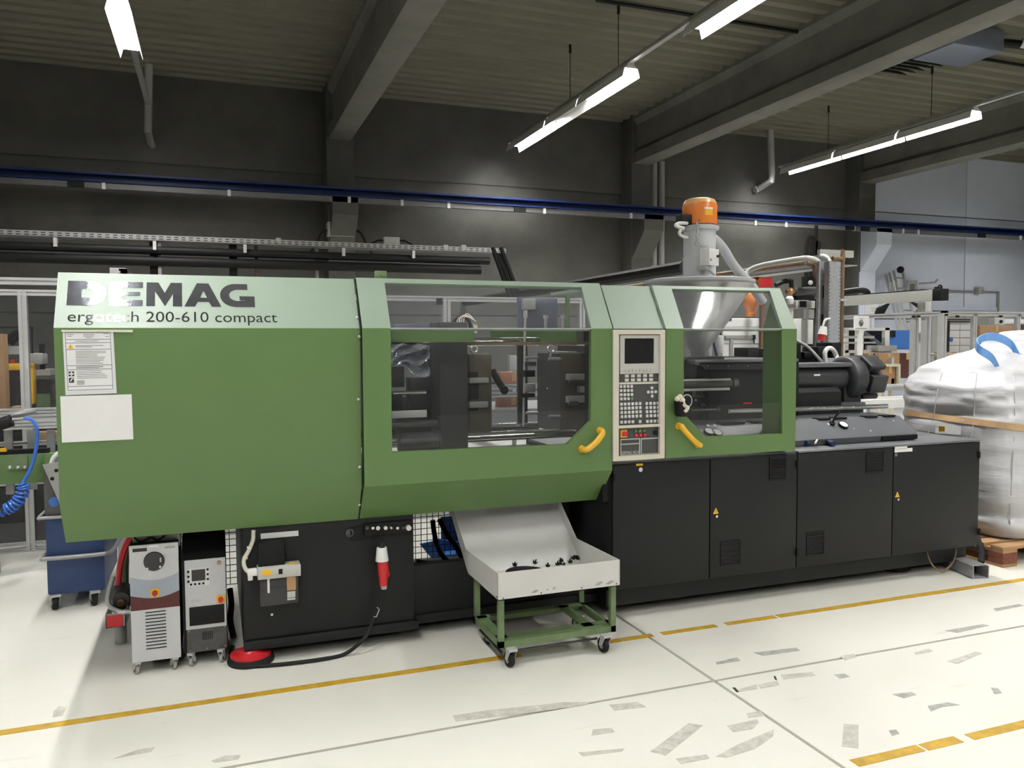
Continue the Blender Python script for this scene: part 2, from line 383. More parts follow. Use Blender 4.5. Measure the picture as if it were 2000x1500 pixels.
# concrete beams and columns
for i, (a, c) in enumerate(COLX):
    cx = (a+c)/2
    b = B(); h0 = 5.05
    b.prism([(cx-.19, h0+.02), (cx-.16, h0), (cx+.16, h0), (cx+.19, h0+.02), (cx+.19, h0+.22), (cx+.12, h0+.30), (cx+.12, CZ-.15), (cx+.2, CZ-.05), (cx+.2, CZ+.1), (cx-.2, CZ+.1), (cx-.2, CZ-.05), (cx-.12, CZ-.15), (cx-.12, h0+.30), (cx-.19, h0+.22)], -9, 14.12, 'y')
    tag(obj('ceiling_beam', b, MATS['concrete_light']), kind='structure')
    b = B(); b.box(a, c, 14.08, WY+.02, 0, CZ+.1, .015)
    if i < 3:
        b.prism([(14.1, 3.2), (13.6, 3.72), (13.6, 4.02), (14.1, 4.02)], a+.02, c-.02, 'x')
    col = tag(obj('column', b, MATS['concrete']), kind='structure')
    if i == 3:
        b = B(); b.prism([(14.07, 3.1), (13.6, 3.65), (13.6, 4.02), (14.07, 4.02)], a+.05, c, 'x'); b.box(a+.03, c, 14.05, 14.09, 0, 3.1)
        obj('painted_corbel', b, MATS['white_wall'], col, 'structure')
# crane rail
cr = thing('crane_rail', 'long blue overhead crane rail along the back wall with a grey conductor bar', 'crane rail', (7, 13.72, 4.1))
zt, zb = P(900, 383, Y=13.7).z, P(900, 399, Y=13.7).z
b = B(); h = .055
b.prism([(13.55, zb), (13.9, zb), (13.9, zb+.02), (13.74, zb+.02), (13.74, zt-.03), (13.9, zt-.03), (13.9, zt), (13.55, zt), (13.55, zt-.03), (13.71, zt-.03), (13.71, zb+.02), (13.55, zb+.02)], -11, 25, 'x')
obj('rail_beam', b, MATS['crane_blue'], cr)
b = B(); b.box(-11, 25, 13.60, 13.68, zb-.09, zb-.005); obj('conductor_bar', b, MATS['rail_grey'], cr)
for u in (150, 1015, 1660, 1690, 1918):
    p = P(u, 400, Y=13.6); b = B(); b.box(p.x-.11, p.x+.11, 13.57, 13.60, zb-.095, zb+.01); obj('joint_cover', b, MATS['black'], cr)
for u in (204, 448, 682, 785, 876, 1063, 1232, 1475, 1535, 1668, 1764, 1794, 1994):
    p = P(u, 400, Y=13.6); b = B(); b.box(p.x-.025, p.x+.025, 13.575, 13.60, zb-.10, zb+.01); obj('hanger_clip', b, MATS['white_plastic'], cr)
# ------------------------------------------------------------------ lamps
def track(x, y0, y1, lab, wires=()):
    t = thing('light_track', lab, 'light track', (x, y0, LZ), 'ceiling light tracks')
    b = B(); b.box(x-.035, x+.035, y0, y1, LZ+.10, LZ+.15, .004); obj('track_profile', b, MATS['alu_dull'], t)
    for yw in wires:
        b = B(); b.cyl((x, yw, LZ+.14), (x, yw, CZ-.001), .006, seg=6); b.cyl((x, yw, CZ-.12), (x, yw, CZ-.001), .02, seg=8); obj('suspension_wire', b, MATS['black'], t)
    return t
def lamp(x, y0, y1, lit, lab):
    t = thing('ceiling_light', lab, 'ceiling light', (x, y0, LZ), 'fluorescent trough lights')
    b = B(); b.prism([(x-.09, LZ+.034), (x+.09, LZ+.034), (x+.05, LZ+.07), (x+.045, LZ+.10), (x-.045, LZ+.10), (x-.05, LZ+.07)], y0+.01, y1-.01, 'y'); obj('housing', b, MATS['lamp_white'], t)
    b = B()
    for s in (-1, 1):
        b.prism([(x+s*.089, LZ+.034), (x+s*.094, LZ+.034), (x+s*.122, LZ-.073), (x+s*.119, LZ-.075)], y0+.005, y1-.005, 'y')
    obj('reflector', b, MATS['lamp'] if False else MATS['reflector'], t)
    b = B()
    if lit: b.prism([(x-.086, LZ+.033), (x+.086, LZ+.033), (x+.082, LZ+.026), (x-.082, LZ+.026)], y0+.02, y1-.02, 'y')
    else: b.cyl((x, y0+.02, LZ+.03), (x, y1-.02, LZ+.03), .013, seg=8)
    obj('tube', b, MATS['lamp' if lit else 'grey_plastic'], t)
    return t
R1, R2, R3 = -.80, 5.03, 10.85
track(R1, -8, 13.1, 'light track above the left end of the green machine')
track(R2, -8, 13.6, 'light track above the middle of the hall', (11.0, 9.5, 7.3))
track(R3, -8, 13.6, 'light track above the white bag on the right', (12.2, 9.9))
lamp(R1, 9.07, 10.56, True, 'lit trough lamp by itself at top left')
for y0, y1, lit, lab in ((11.75, 13.42, True, 'lit lamp end of the middle track closest to the back wall'), (10.55, 11.73, False, 'unlit lamp between two lit ones on the middle track'),
                         (9.15, 10.53, True, 'lit lamp in the middle track next to the bare rail'), (6.3, 7.78, True, 'lit lamp cut off by the top edge of the photo')):
    lamp(R2, y0, y1, lit, lab)
for y0, y1, lab in ((11.98, 13.42, 'lit lamp end of the right track closest to the back wall'), (10.52, 11.96, 'lit middle lamp of the right track'), (9.08, 10.50, 'lit lamp of the right track next to the bare rail')):
    lamp(R3, y0, y1, True, lab)
# the same rows go on over the aisle and behind the camera
for x in (R1, R2, R3):
    for y0 in ((-6.9, -3.9, -.9, 2.05, 5.0) if x != R2 else (-6.9, -3.9, -.9, 2.05, 4.7)):
        lamp(x, y0, y0+1.49, True, 'lit lamp of the '+('left' if x < 0 else 'middle' if x < 6 else 'right')+' track over the aisle in front of the machine')
for x in (-6.7, 16.8):
    for y0 in (-6.9, -3.0, .9, 4.8, 8.7): lamp(x, y0, y0+1.49, True, 'lit trough lamp in the row beyond the '+('left' if x < 0 else 'right')+' end of the machine')
# pipes on the wall and ceiling
def pipe(name, lab, cat, pts, r, mt, n=1, group=None, seg=12):
    b = B(); b.tube(pts, r, seg, n); return tag(obj(name, b, MATS[mt]), lab, cat, group)
a, c, d = P(1505, 255, Y=14.0), P(1507, 352, Y=14.0), P(1482, 368, Y=14.38)
pipe('drain_pipe', 'grey roof drain pipe bending into the wall right of the second beam', 'pipe', [(a.x, 14.0, CZ), a+Vector((0, 0, -.1)), c+Vector((0, 0, .12)), c, d, d+Vector((-.1, .0, -.04))], .07, 'grey_plastic')
a, c, d = P(291, 125, Y=14.0), P(289, 258, Y=14.0), P(295, 280, Y=14.4)
pipe('drain_pipe', 'grey roof drain pipe behind the single lamp at upper left', 'pipe', [(a.x, 14.0, CZ), a, c, d, d+Vector((.02, .1, 0))], .06, 'grey_plastic')
for u, lab in ((1277, 'left one of two grey downpipes beside the second column'), (1292, 'right one of two grey downpipes beside the second column')):
    p = P(u, 400, Y=14.3); pipe('downpipe', lab, 'pipe', [(p.x, 14.3, 0), (p.x, 14.3, 5.2)], .065, 'grey_plastic', group='downpipes')
p, q = P(1165, 3, Z=CZ-.06), P(1520, 62, Z=CZ-.06)
pipe('ceiling_conduit', 'thin dark conduit under the ceiling left of the second beam', 'conduit', [(p.x, p.y, CZ-.04), (8.0, p.y, CZ-.04)], .025, 'black')
q = P(1950, 123, Z=CZ-.06)
pipe('ceiling_conduit', 'thin dark conduit under the ceiling beside the hanging air heater', 'conduit', [(8.5, q.y, CZ-.04), (16, q.y, CZ-.04)], .025, 'black')
# hanging air heater
p = P(1850, 105, Z=5.7); hx, hy = p.x, p.y
ht = thing('air_heater', 'blue-grey air heater with dark louvres hanging from the ceiling', 'heater', (hx, hy, 5.6))
b = B(); b.box(hx-.45, hx+.5, hy-.5, hy+.2, 5.62, 5.93, .02); obj('casing', b, MATS['bluegrey'], ht)
for i in range(6):
    b = B(); b.box(hx-.45, hx+.35-.05*i, 0, .16, 0, .012, M=Matrix.Translation((0, hy+.22+.12*i, 5.66)) @ Matrix.Rotation(.6, 4, 'X')); obj('louvre', b, MATS['black'], ht)
b = B(); b.tube([(hx+.4, hy-.3, 5.8), (hx+.8, hy-.35, 5.82), (hx+1.1, hy-.5, 5.75), (hx+1.2, hy-.6, 5.6)], .06, 10, 5); obj('duct_hose', b, MATS['black'], ht)
b = B(); b.cyl((hx+.92, hy-.42, 5.82), (hx+1.0, hy-.46, 5.8), .07); obj('duct_clamp', b, MATS['alu'], ht)
# cable tray and insulated pipes in front of the back wall
TY = 11.5
ct = thing('cable_tray', 'perforated galvanised cable tray carried high in front of the back wall', 'cable tray', (0, TY, 3))
p0, p1 = P(0, 453, Y=TY), P(988, 490, Y=TY)
b = B(); zt = (p0.z+p1.z)/2
b.box(-7, p1.x, TY, TY+.02, zt-.035, zt+.035); b.box(-7, p1.x, TY, TY+.25, zt-.037, zt-.03); obj('tray_side', b, MATS['alu_dull'], ct)
b = B(); x = -7
while x < p1.x-.1:
    for dz in (-.014, .014): b.box(x, x+.05, TY-.002, TY, zt+dz-.005, zt+dz+.005)
    x += .09
obj('perforations', b, MATS['black'], ct, 'stuff')
for k, (u, v) in enumerate(((303, 515), (455, 515), (500, 515), (617, 530))):
    q = P(u, v, Y=TY+.3); b = B(); wd = (.055, .05, .02, .02)[k]
    b.box(q.x-wd, q.x+wd, TY+.15, TY+.25, 0, zt-.03); obj('support_post', b, MATS[('black', 'black', 'brown_pipe', 'alu_dull')[k]], ct)
q = P(310, 515, Y=TY+.3); b = B(); b.box(q.x, q.x+.04, TY+.13, TY+.17, 0, zt-.05); obj('support_post', b, MATS['alu'], ct)
pz = P(0, 485, Y=TY).z
for dz, r, lab in ((0.04, .055, 'upper black insulated pipe under the cable tray'), (-.10, .065, 'lower black insulated pipe under the cable tray')):
    e = P(955, 500, Y=TY); e2 = P(1010, 620, Y=TY)
    pipe('insulated_pipe', lab, 'pipe', [(-7, TY+.05, pz+dz), (e.x-.02+dz, TY+.05, pz+dz)], r, 'black', group='insulated pipes')
for u in (109, 302, 478, 670, 806):
    q = P(u, 470, Y=TY); b = B(); b.box(q.x-.02, q.x+.02, TY-.06, TY+.05, zt-.16, zt-.05); obj('pipe_clip', b, MATS['alu'], ct)
b = B(); e, e2 = P(962, 483, Y=TY), P(1000, 590, Y=TY); b.tube([e, e2], .035, 6, 1); b.tube([P(978, 483, Y=TY), P(1018, 590, Y=TY)], .035, 6, 1); b.tube([P(970, 486, Y=TY+.03), P(1008, 590, Y=TY+.03)], .03, 6, 1); obj('drop_channel', b, MATS['black'], ct)
# junction boxes
jb = thing('junction_box', 'beige switch box on the first concrete column', 'switch box', (2.1, 14.0, 3.5))
b = B(); b.pb(640, 432, 693, 463, 13.9, .2, .02); obj('box_body', b, MATS['beige'], jb)
b = B(); b.pb(641, 401, 694, 432, 14.0, .08); obj('mounting_board', b, MATS['concrete_light'], jb)
for u0, s in ((640, -1), (694, 1)):
    b = B(); q = P(u0, 450, Y=13.98); b.tube([q, q+Vector((s*.1, 0, -.05)), q+Vector((s*.2, 0, -.25)), q+Vector((s*.3, 0, -.4))], .02, 8, 4); obj('cable', b, MATS['black'], jb)
jb = thing('junction_box', 'small grey cable box sitting on the cable tray', 'switch box', tuple(P(765, 470, Y=TY)))
b = B(); b.pb(750, 462, 781, 478, TY+.02, .12, .01); obj('box_body', b, MATS['grey_plastic'], jb)
for u0, s in ((750, -1), (781, 1)):
    b = B(); q = P(u0, 470, Y=TY+.08); b.tube([q, q+Vector((s*.08, 0, .0)), q+Vector((s*.2, 0, -.06))], .015, 8, 4); obj('cable', b, MATS['black'], jb)
for u, lab in ((544, 'grey cable clamp block on the tray above the lettered cover'), (871, 'left one of two grey blocks near the end of the cable tray'), (906, 'right one of two grey blocks near the end of the cable tray')):
    b = B(); b.pb(u-5, 478 if u > 600 else 464, u+5, 489 if u > 600 else 473, TY-.01, .1, .01); tag(obj('clamp_block', b, MATS['grey_plastic']), lab, 'clamp block', 'cable clamp blocks')
# ladder against the white wall
ld = thing('ladder', 'aluminium extension ladder leaning on the white wall', 'ladder', (14.8, 14.0, 0))
ends = [(P(ut, vt, Y=14.36-.05*k), P(ub, vb, Z=0)) for k, (ut, vt, ub, vb) in enumerate(((1730, 538, 1799, 830), (1737, 534, 1806, 830), (1745, 530, 1814, 830), (1763, 531, 1833, 827)))]
for tp, bt in ends:
    b = B(); b.tube([tp, bt], .03, 6, 1); obj('rail', b, MATS['alu'], ld)
for k in range(12):
    t = .05+.08*k; b = B(); b.tube([ends[2][0].lerp(ends[2][1], t), ends[3][0].lerp(ends[3][1], t)], .018, 6, 1); obj('rung', b, MATS['alu_dull'], ld)
b = B(); b.ball(ends[3][0].lerp(ends[2][0], .4)+Vector((0, -.04, .04)), .08); obj('roller', b, MATS['black'], ld)
for k in range(3):
    p = ends[k][0].lerp(ends[k][1], .10); b = B(); b.box(p.x-.025, p.x+.025, p.y-.05, p.y-.045, p.z-.12, p.z+.12); obj('label_plate', b, MATS['white_plastic'], ld)
p = P(1664, 500, Y=14.45); b = B(); b.tube([(p.x, 14.45, .5), (p.x, 14.45, 4.0)], .03, 8, 1); tag(obj('conduit', b, MATS['alu_dull']), 'pale grey conduit on the concrete wall left of the white painted bay', 'conduit')
# double door
dr = tag(thing('door_1', 'pale grey double door in the white wall', 'door', (17, 14.4, 0)), kind='structure')
d0, d1 = P(1822, 612, Y=14.42), P(1945, 608, Y=14.42); dm = (d0.x+d1.x)/2; dt = d1.z
for a, c in ((d0.x, dm-.01), (dm+.01, d1.x)):
    b = B(); b.box(a, c, 14.42, 14.49, 0, dt, .005); obj('door_leaf', b, MATS['panel_grey'], dr, 'structure')
    b = B(); b.box(a+(.05 if a < dm-.5 else c-a-.35), a+(.35 if a < dm-.5 else c-a-.05), 14.36, 14.42, dt-.12, dt-.05, .01); obj('door_closer', b, MATS['alu_dull'], dr, 'structure')
b = B(); b.plate([(d0.x-.1, 0), (d0.x-.1, dt+.1), (d1.x+.1, dt+.1), (d1.x+.1, 0)], [[(d0.x, 0.01), (d0.x, dt), (d1.x, dt), (d1.x, 0.01)]], lambda x, z: (x, 14.46, z), (0, .035, 0)); obj('door_frame', b, MATS['white_wall'], dr, 'structure')
b = B(); b.box(d0.x, d1.x, 14.40, 14.42, dt-.03, dt); obj('door_shadow_rail', b, MATS['black'], dr, 'structure')
q = P(1950, 571, Y=14.45); b = B(); b.tube([(d0.x-.3, 14.45, q.z), (q.x, 14.45, q.z), (q.x, 14.45, 0)], .03, 6, 1); tag(obj('conduit', b, MATS['alu_dull']), 'grey conduit framing the double door on the white wall', 'conduit')
q = P(1912, 569, Y=14.42); b = B(); b.box(q.x-.09, q.x+.09, 14.35, 14.49, q.z-.06, q.z+.1, .01); b.cyl((q.x+.05, 14.33, q.z), (q.x+.05, 14.36, q.z), .04); tag(obj('wall_sensor', b, MATS['grey_plastic']), 'small grey sensor box on the white wall above the door', 'sensor')
q = P(1777, 563, Y=14.4); b = B()
b.plate([(q.x-.12, q.z-.18), (q.x-.12, q.z+.18), (q.x+.18, q.z+.18), (q.x+.18, q.z-.18)], [[(q.x-.06, q.z-.12), (q.x-.06, q.z+.1), (q.x+.1, q.z+.1), (q.x+.1, q.z-.12)]], lambda x, z: (x, 14.35, z), (0, .1, 0)); b.tube([(q.x+.18, 14.3, q.z+.1), (q.x+.55, 14.2, q.z+.13), (q.x+.62, 14.2, q.z+.2)], .025, 6, 1)
tag(obj('wall_bracket', b, MATS['grey_plastic']), 'dark grey bracket with an arm on the white wall beside the ladder', 'bracket')
# ================================================================== THE INJECTION MOULDING MACHINE
mach = thing('injection_moulding_machine', 'large green and anthracite injection moulding machine filling the middle of the hall', 'machine', (2.1, 4.75, 0))
YF, ZF, SD, SH = 4.0, 1.67, .16, .255              # front plane, height of the crease, set-back and rise of the slanted top
def slant(Y0): return lambda x, t: (x, Y0+SD*t, ZF+SH*t)
def flat(Y0): return lambda x, z: (x, Y0, z)
def S(u, v, Y0=YF):
    d = RT*((u-1000)/FOC) - UP*((v-750)/FOC) + FW; n = Vector((0, -SH, SD)); o = Vector((0, 0, CH))
    p = o + d*((Vector((0, Y0, ZF))-o).dot(n)/d.dot(n)); return p.x, (p.y-Y0)/SD
def F(u, v, Y0=YF): p = P(u, v, Y=Y0); return p.x, p.z
TH_S = (0, .022, -.014)
GREEN = MATS['green']
XL, XM, XD = -.648, .697, 2.078                    # left end, cover/door joint, right end of the door
# left cover (fixed)
b = B(); Y0 = 4.015
b.prism([(4.14, .688), (Y0, .882), (Y0, ZF), (Y0+.02, ZF), (Y0+.02, .887), (4.16, .69)], XL, XM-.008, 'x')
b.prism([(4.15, .692), (Y0+.01, .884), (Y0+.01, ZF-.005), (Y0+SD+.01, ZF+SH-.01), (5.3, ZF+SH-.01), (5.3, .692)], XL+.001, XL+.016, 'x')
cover = obj('left_cover', b, GREEN, mach)
TOP_LIT = MATS['green_top_lit']
b = B(); b.prism([(Y0, ZF), (Y0+SD, ZF+SH), (5.3, ZF+SH), (5.3, ZF+SH-.02), (Y0+SD+.012, ZF+SH-.02), (Y0+.02, ZF)], XL, XM-.008, 'x'); obj('sloping_top', b, TOP_LIT, cover, label='green sloping top in a lightened, lit tone')
for u, v in ((706, 561), (706, 621), (710, 658), (709, 780), (711, 912), (711, 942), (710, 985)):
    b = B(); p = Vector(slant(Y0)(*S(u, v, Y0))) if v < 638 else P(u, v, Y=Y0 if v < 930 else 4.05 if v < 960 else 4.09)
    b.ball(p+Vector((-.022, -.002, 0)), .0085, seg=8); obj('bolt', b, MATS['alu'], cover)
# lettering on the slanted top of the cover
def letter(outer, holes, u0, u1):
    x0, tt = S(u0, 552.5, Y0); x1, _ = S(u1, 552.5, Y0); tb = S(350, 598.5, Y0)[1]; tt = S(350, 553.0, Y0)[1]
    fn = lambda a, c: Vector(slant(Y0)(x0+(x1-x0)*a, tb+(tt-tb)*c))
    b = B(); n = Vector((0, -SH, SD)).normalized(); b.plate(outer, holes, fn, n*.0018); return b
def arc(cx, cy, rx, ry, a0, a1, n=10): return [(cx+rx*math.cos(math.radians(a0+(a1-a0)*i/n)), cy+ry*math.sin(math.radians(a0+(a1-a0)*i/n))) for i in range(n+1)]
for (outer, holes), (u0, u1) in zip([
    ([(0, 0)]+arc(.56, .5, .44, .5, -90, 90, 16)+[(0, 1)], [[(.36, .32)]+arc(.5, .5, .19, .18, -90, 90, 10)+[(.36, .68)]]),
    ([(0, 0), (1, 0), (1, .24), (.36, .24), (.36, .42), (.92, .42), (.92, .58), (.36, .58), (.36, .76), (1, .76), (1, 1), (0, 1)], []),
    ([(0, 0), (.24, 0), (.24, .62), (.52, 0), (.74, .52), (.74, 0), (1, 0), (1, 1), (.68, 1), (.51, .56), (.33, 1), (0, 1)], []),
    ([(0, 0), (.28, 0), (.36, .2), (.66, .2), (.74, 0), (1, 0), (.66, 1), (.34, 1)], [[(.42, .38), (.61, .38), (.52, .68)]]),
    ([(1, .46), (.56, .46), (.56, .30), (.69, .30), (.69, .25)]+[(p[0], p[1]) for p in arc(.52, .5, .26, .25, -60, -180, 6)]+arc(.52, .5, .26, .25, 180, 90, 5)[1:]+[(.80, .75), (.80, 1)]+arc(.44, .5, .44, .5, 90, 270, 14)+[(1, 0)], [])],
    [(133, 208.5), (215, 279.5), (286.5, 355.5), (360, 431), (429, 495.5)]):
    obj('lettering', letter(outer, holes, u0, u1), MATS['decal'], cover)
def text(s, fn, x0, x1, base, mt, parent, name='lettering', squash=1.0, bold=0.0, size_z=None, th=.0012, n=Vector((0, -1, 0))):
    """flat lettering: fn maps (x along, h up) to a point; fitted between x0 and x1"""
    cu = bpy.data.curves.new('t', 'FONT'); cu.body = s; cu.offset = bold; cu.resolution_u = 3
    o = bpy.data.objects.new('t', cu); COL.objects.link(o); dg = bpy.context.evaluated_depsgraph_get(); dg.update()
    me = bpy.data.meshes.new_from_object(o.evaluated_get(dg)); bpy.data.objects.remove(o)
    xs = [v.co.x for v in me.vertices]; k = (x1-x0)/(max(xs)-min(xs)); mn = min(xs); kz = (size_z or k)*squash
    for v in me.vertices: v.co = Vector(fn(x0+(v.co.x-mn)*k, base+v.co.y*kz))+n*th
    me.materials.append(MATS[mt]); o = bpy.data.objects.new(name, me); COL.objects.link(o); o.parent = parent
    r = parent
    while r.parent: r = r.parent
    if parent is r: o.matrix_parent_inverse = Matrix.Translation(-Vector(r.location))
    return o
ns = Vector((0, -SH, SD)).normalized(); SL = math.hypot(SD, SH)
def sl_h(x, h): return slant(Y0)(x, h/SL)
hb = S(350, 629, Y0)[1]*SL
text('ergotech 200-610 compact', sl_h, S(132, 620, Y0)[0], S(541, 620, Y0)[0], hb, 'decal_dark', cover, n=ns)
# sliding guard door with its bent acrylic window
YD = 3.985
b = B()
wl = [F(763, 640, YD), F(766, 883, YD), F(1108, 868, YD), F(1154, 823, YD), F(1155, 641, YD)]
zc = ZF-.0005
b.plate([(XM, .882), (XD, .882), (XD, ZF), (XM, ZF)], [[(wl[0][0], zc), wl[1], wl[2], wl[3], (wl[4][0], zc)]], flat(YD), (0, .03, 0))
a0, a1, a2, a3 = S(751, 552, YD), S(1136, 561, YD), S(763, 639.5, YD), S(1155, 640, YD)
tT = (a0[1]+a1[1])/2
b.prism([(YD, .882), (YD+.03, .886), (4.165, .692), (4.145, .688)], XM, XD, 'x')
b.prism([(YD+.005, .885), (YD+.005, ZF), (YD+SD+.004, ZF+SH), (YD+SD+.05, ZF+SH), (YD+.06, ZF), (YD+.06, .885)], XD-.012, XD, 'x')
b.prism([(YD+.005, .885), (YD+.005, ZF), (YD+SD+.004, ZF+SH), (YD+SD+.05, ZF+SH), (YD+.06, ZF), (YD+.06, .885)], XM, XM+.012, 'x')
door = obj('guard_door', b, GREEN, mach)
b = B(); b.plate([(XM, 0), (XM, 1.02), (XD, 1.02), (XD, 0)], [[(a2[0], .003), (a0[0], tT), (a1[0], tT), (a3[0], .003)]], slant(YD), TH_S); b.box(XM, XD, YD+SD*1.02, YD+SD+.05, ZF+SH*1.02-.02, ZF+SH*1.02-.001); obj('sloping_top', b, TOP_LIT, door, label='green sloping top in a lightened, lit tone')
b = B(); b.plate([(wl[0][0]-.01, ZF), (wl[1][0]-.01, wl[1][1]-.01), (wl[2][0]+.01, wl[2][1]-.01), (wl[3][0]+.01, wl[3][1]), (wl[4][0]+.01, ZF)], [], flat(YD+.012), (0, .004, 0))
obj('window_pane', b, MATS['acrylic'], door)
b = B(); b.plate([(a2[0]-.01, 0), (a0[0]-.01, tT+.02), (a1[0]+.01, tT+.02), (a3[0]+.01, 0)], [], lambda x, t: Vector(slant(YD)(x, t))+Vector((0, .010, -.006)), (0, .0035, -.002))
obj('slanted_pane', b, MATS['acrylic_top'], door)
b = B(); b.box(wl[0][0], wl[4][0], YD-.001, YD+.003, ZF-.003, ZF+.002); obj('pane_edge', b, MATS['grey_hose'], door)
def handle(b, p, q, Y, s):
    p, q = P(*p, Y=Y), P(*q, Y=Y); d = (q-p).normalized(); o = Vector((0, -.045, 0)); n = Vector((d.z, 0, -d.x))*s*.008
    b.tube([p, p+o*.7, p+o+d*.018+n, (p+q)/2+o*1.1+n*1.6, q+o-d*.018+n, q+o*.7, q], .0165, 12, 5)
    for e in (p, q): b.cyl(e, e+Vector((0, -.012, 0)), .021, .019)
    return b
obj('handle', handle(B(), (1136, 877), (1171, 841), YD, 1), MATS['yellow'], door)
b = B(); p = Vector(slant(YD)(*S(746, 545, YD))); b.box(p.x-.03, p.x+.03, YD+SD+.02, YD+SD+.05, ZF+SH, ZF+SH+.045, .004); b.cyl((p.x+.005, YD+SD+.012, ZF+SH+.026), (p.x+.005, YD+SD+.03, ZF+SH+.026), .009)
obj('roller_lug', b, MATS['green_cart'], door)
# bridge above the control panel
XC0, XC1 = XD+.018, F(1297, 700)[0]
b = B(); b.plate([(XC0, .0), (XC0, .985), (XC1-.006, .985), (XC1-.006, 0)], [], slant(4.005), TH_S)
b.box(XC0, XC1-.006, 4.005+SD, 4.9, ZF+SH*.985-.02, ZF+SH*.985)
bridge = obj('top_panel', b, TOP_LIT, mach, label='green sloping panel in a lightened, lit tone')
b = B(); b.box(XD-.02, XC0+.004, 4.06, 4.3, .69, 1.66); b.prism([(4.04, ZF-.02), (4.2, ZF+SH-.02), (4.26, ZF+SH-.02), (4.26, ZF-.02)], XD-.01, XC0+.003, 'x'); b.prism([(4.03, ZF), (4.19, ZF+SH-.02), (4.26, ZF+SH-.02), (4.26, ZF)], XC1-.008, XC1+.002, 'x'); obj('gap_filler', b, MATS['black'], mach)
# control panel
YC = 3.975
c0, c1 = F(1198, 644, YC), F(1300, 896, YC)
cx0, cx1, cz1, cz0 = c0[0], c1[0]-.006, c0[1], F(1250, 898, YC)[1]
b = B(); i0, i1 = F(1209, 700, YC)[0], F(1290, 700, YC)[0]
ztop, zmid0, zmid1, zbot = F(1250, 653, YC)[1], F(1250, 830, YC)[1], F(1250, 835, YC)[1], F(1250, 889, YC)[1]
b.box(cx0, i0, YC, YC+.06, cz0, cz1); b.box(i1, cx1, YC, YC+.06, cz0, cz1)
for za, zb_ in ((cz0, zbot), (zmid1, zmid0), (ztop, cz1)): b.box(i0, i1, YC, YC+.06, za, zb_)
b.box(cx0+.004, cx1-.004, 4.03, 4.06, cz0+.004, cz1-.004)
cp = obj('control_panel', b, MATS['beige'], mach)
YP = YC+.022                                      # face of the recessed panel
b = B(); b.box(i0, i1, YP, YP+.03, zbot, ztop); obj('panel_face', b, MATS['panel_dark'], cp)
b = B(); s0, s1 = F(1209, 654.5, YP), F(1286.5, 729, YP); h0, h1 = F(1218, 661, YP), F(1275.5, 709.5, YP)
b.plate([(s0[0]+.002, s1[1]), (s1[0], s1[1]), (s1[0], s0[1]), (s0[0]+.002, s0[1])], [[(h0[0], h1[1]), (h1[0], h1[1]), (h1[0], h0[1]), (h0[0], h0[1])]], flat(YP-.012), (0, .012, 0)); obj('screen_bezel', b, MATS['panel_grey'], cp)
b = B(); b.box(h0[0], h1[0], YP-.004, YP, h1[1], h0[1]); obj('screen', b, MATS['black_gloss'], cp)
b = B(); q0, q1 = F(1209, 747, YP), F(1290, 749, YP); b.box(q0[0], i1, YP-.004, YP, q1[1], q0[1]); obj('divider_strip', b, MATS['beige'], cp)
KEYM = {}
def key(u, v, wpx, hpx, mt='key', d=.006, Yk=None):
    Yk = YP if Yk is None else Yk
    x, z = F(u, v, Yk); wd, hh = wpx*4.25/1680, hpx*4.25/1680; k = (wpx, hpx, mt, d)
    if k not in KEYM:
        b = B(); b.box(-wd/2, wd/2, -d, .0004, -hh/2, hh/2, min(.0018, wd*.12)); o = obj('key', b, MATS[mt], cp); KEYM[k] = o.data
    else:
        o = bpy.data.objects.new('key', KEYM[k]); COL.objects.link(o); o.parent = cp
    o.location = (x, Yk, z); return o
rowslope = -.035
for i in range(8): key(1222.5+7.1*i, 723.5-.1*i, 5.4, 6, 'panel_grey', .0045, YP-.012)
for r in range(2):
    for i in range(5): key(1223.5+11.85*i, 734.2+8.2*r-.25*i, 9.8, 6.9)
LTX = 1212
for r in range(4):
    for i in range(4): key(LTX+7.0*i+.3*r, 755+8*r-.15*i, 6.2, 6.4, 'green_light' if (r, i) == (3, 3) else 'key')
for du, dv in ((0, 0), (-7.3, .3), (7.3, -.3), (-.2, -8), (.2, 8)): key(1272.8+du, 765.5+dv, 6.4, 6.4)
for r in range(4):
    for i in range(6): key(LTX+1+7.3*i+.3*r, 789.5+8.1*r-.3*i, 6.4, 6.6)
    for i in range(4): key(1262.5+7.4*i+.3*r, 788.2+8*r-.25*i, 6.4, 6.6)
for i in range(4): key(LTX+1.5+7.3*i, 824.5-.3*i, 6.4, 6.6); key(1263.8+7.3*i, 823-.3*i, 6.4, 6.8)
key(1249.5, 823.4, 6.4, 6.6)
b = B(); x, z = F(1217.5, 847, YP); b.box(x-.021, x+.021, YP-.006, YP, z-.022, z+.022, .002); obj('switch_plate', b, MATS['yellow'], cp)
b = B(); b.cyl((x+.004, YP, z), (x+.004, YP-.022, z), .013); b.box(x-.018, x+.002, YP-.026, YP-.018, z-.012, z+.012, .003); obj('emergency_switch', b, MATS['red'], cp)
for i in range(3):
    key(1241+8*i, 841.5-.3*i, 6, 6.5, 'green_light', .008); key(1242+8.2*i, 849.8-.3*i, 7.4, 6.8, 'red', .009)
b = B(); x, z = F(1279, 845, YP); b.cyl((x, YP, z), (x, YP-.015, z), .012); obj('key_switch', b, MATS['black'], cp)
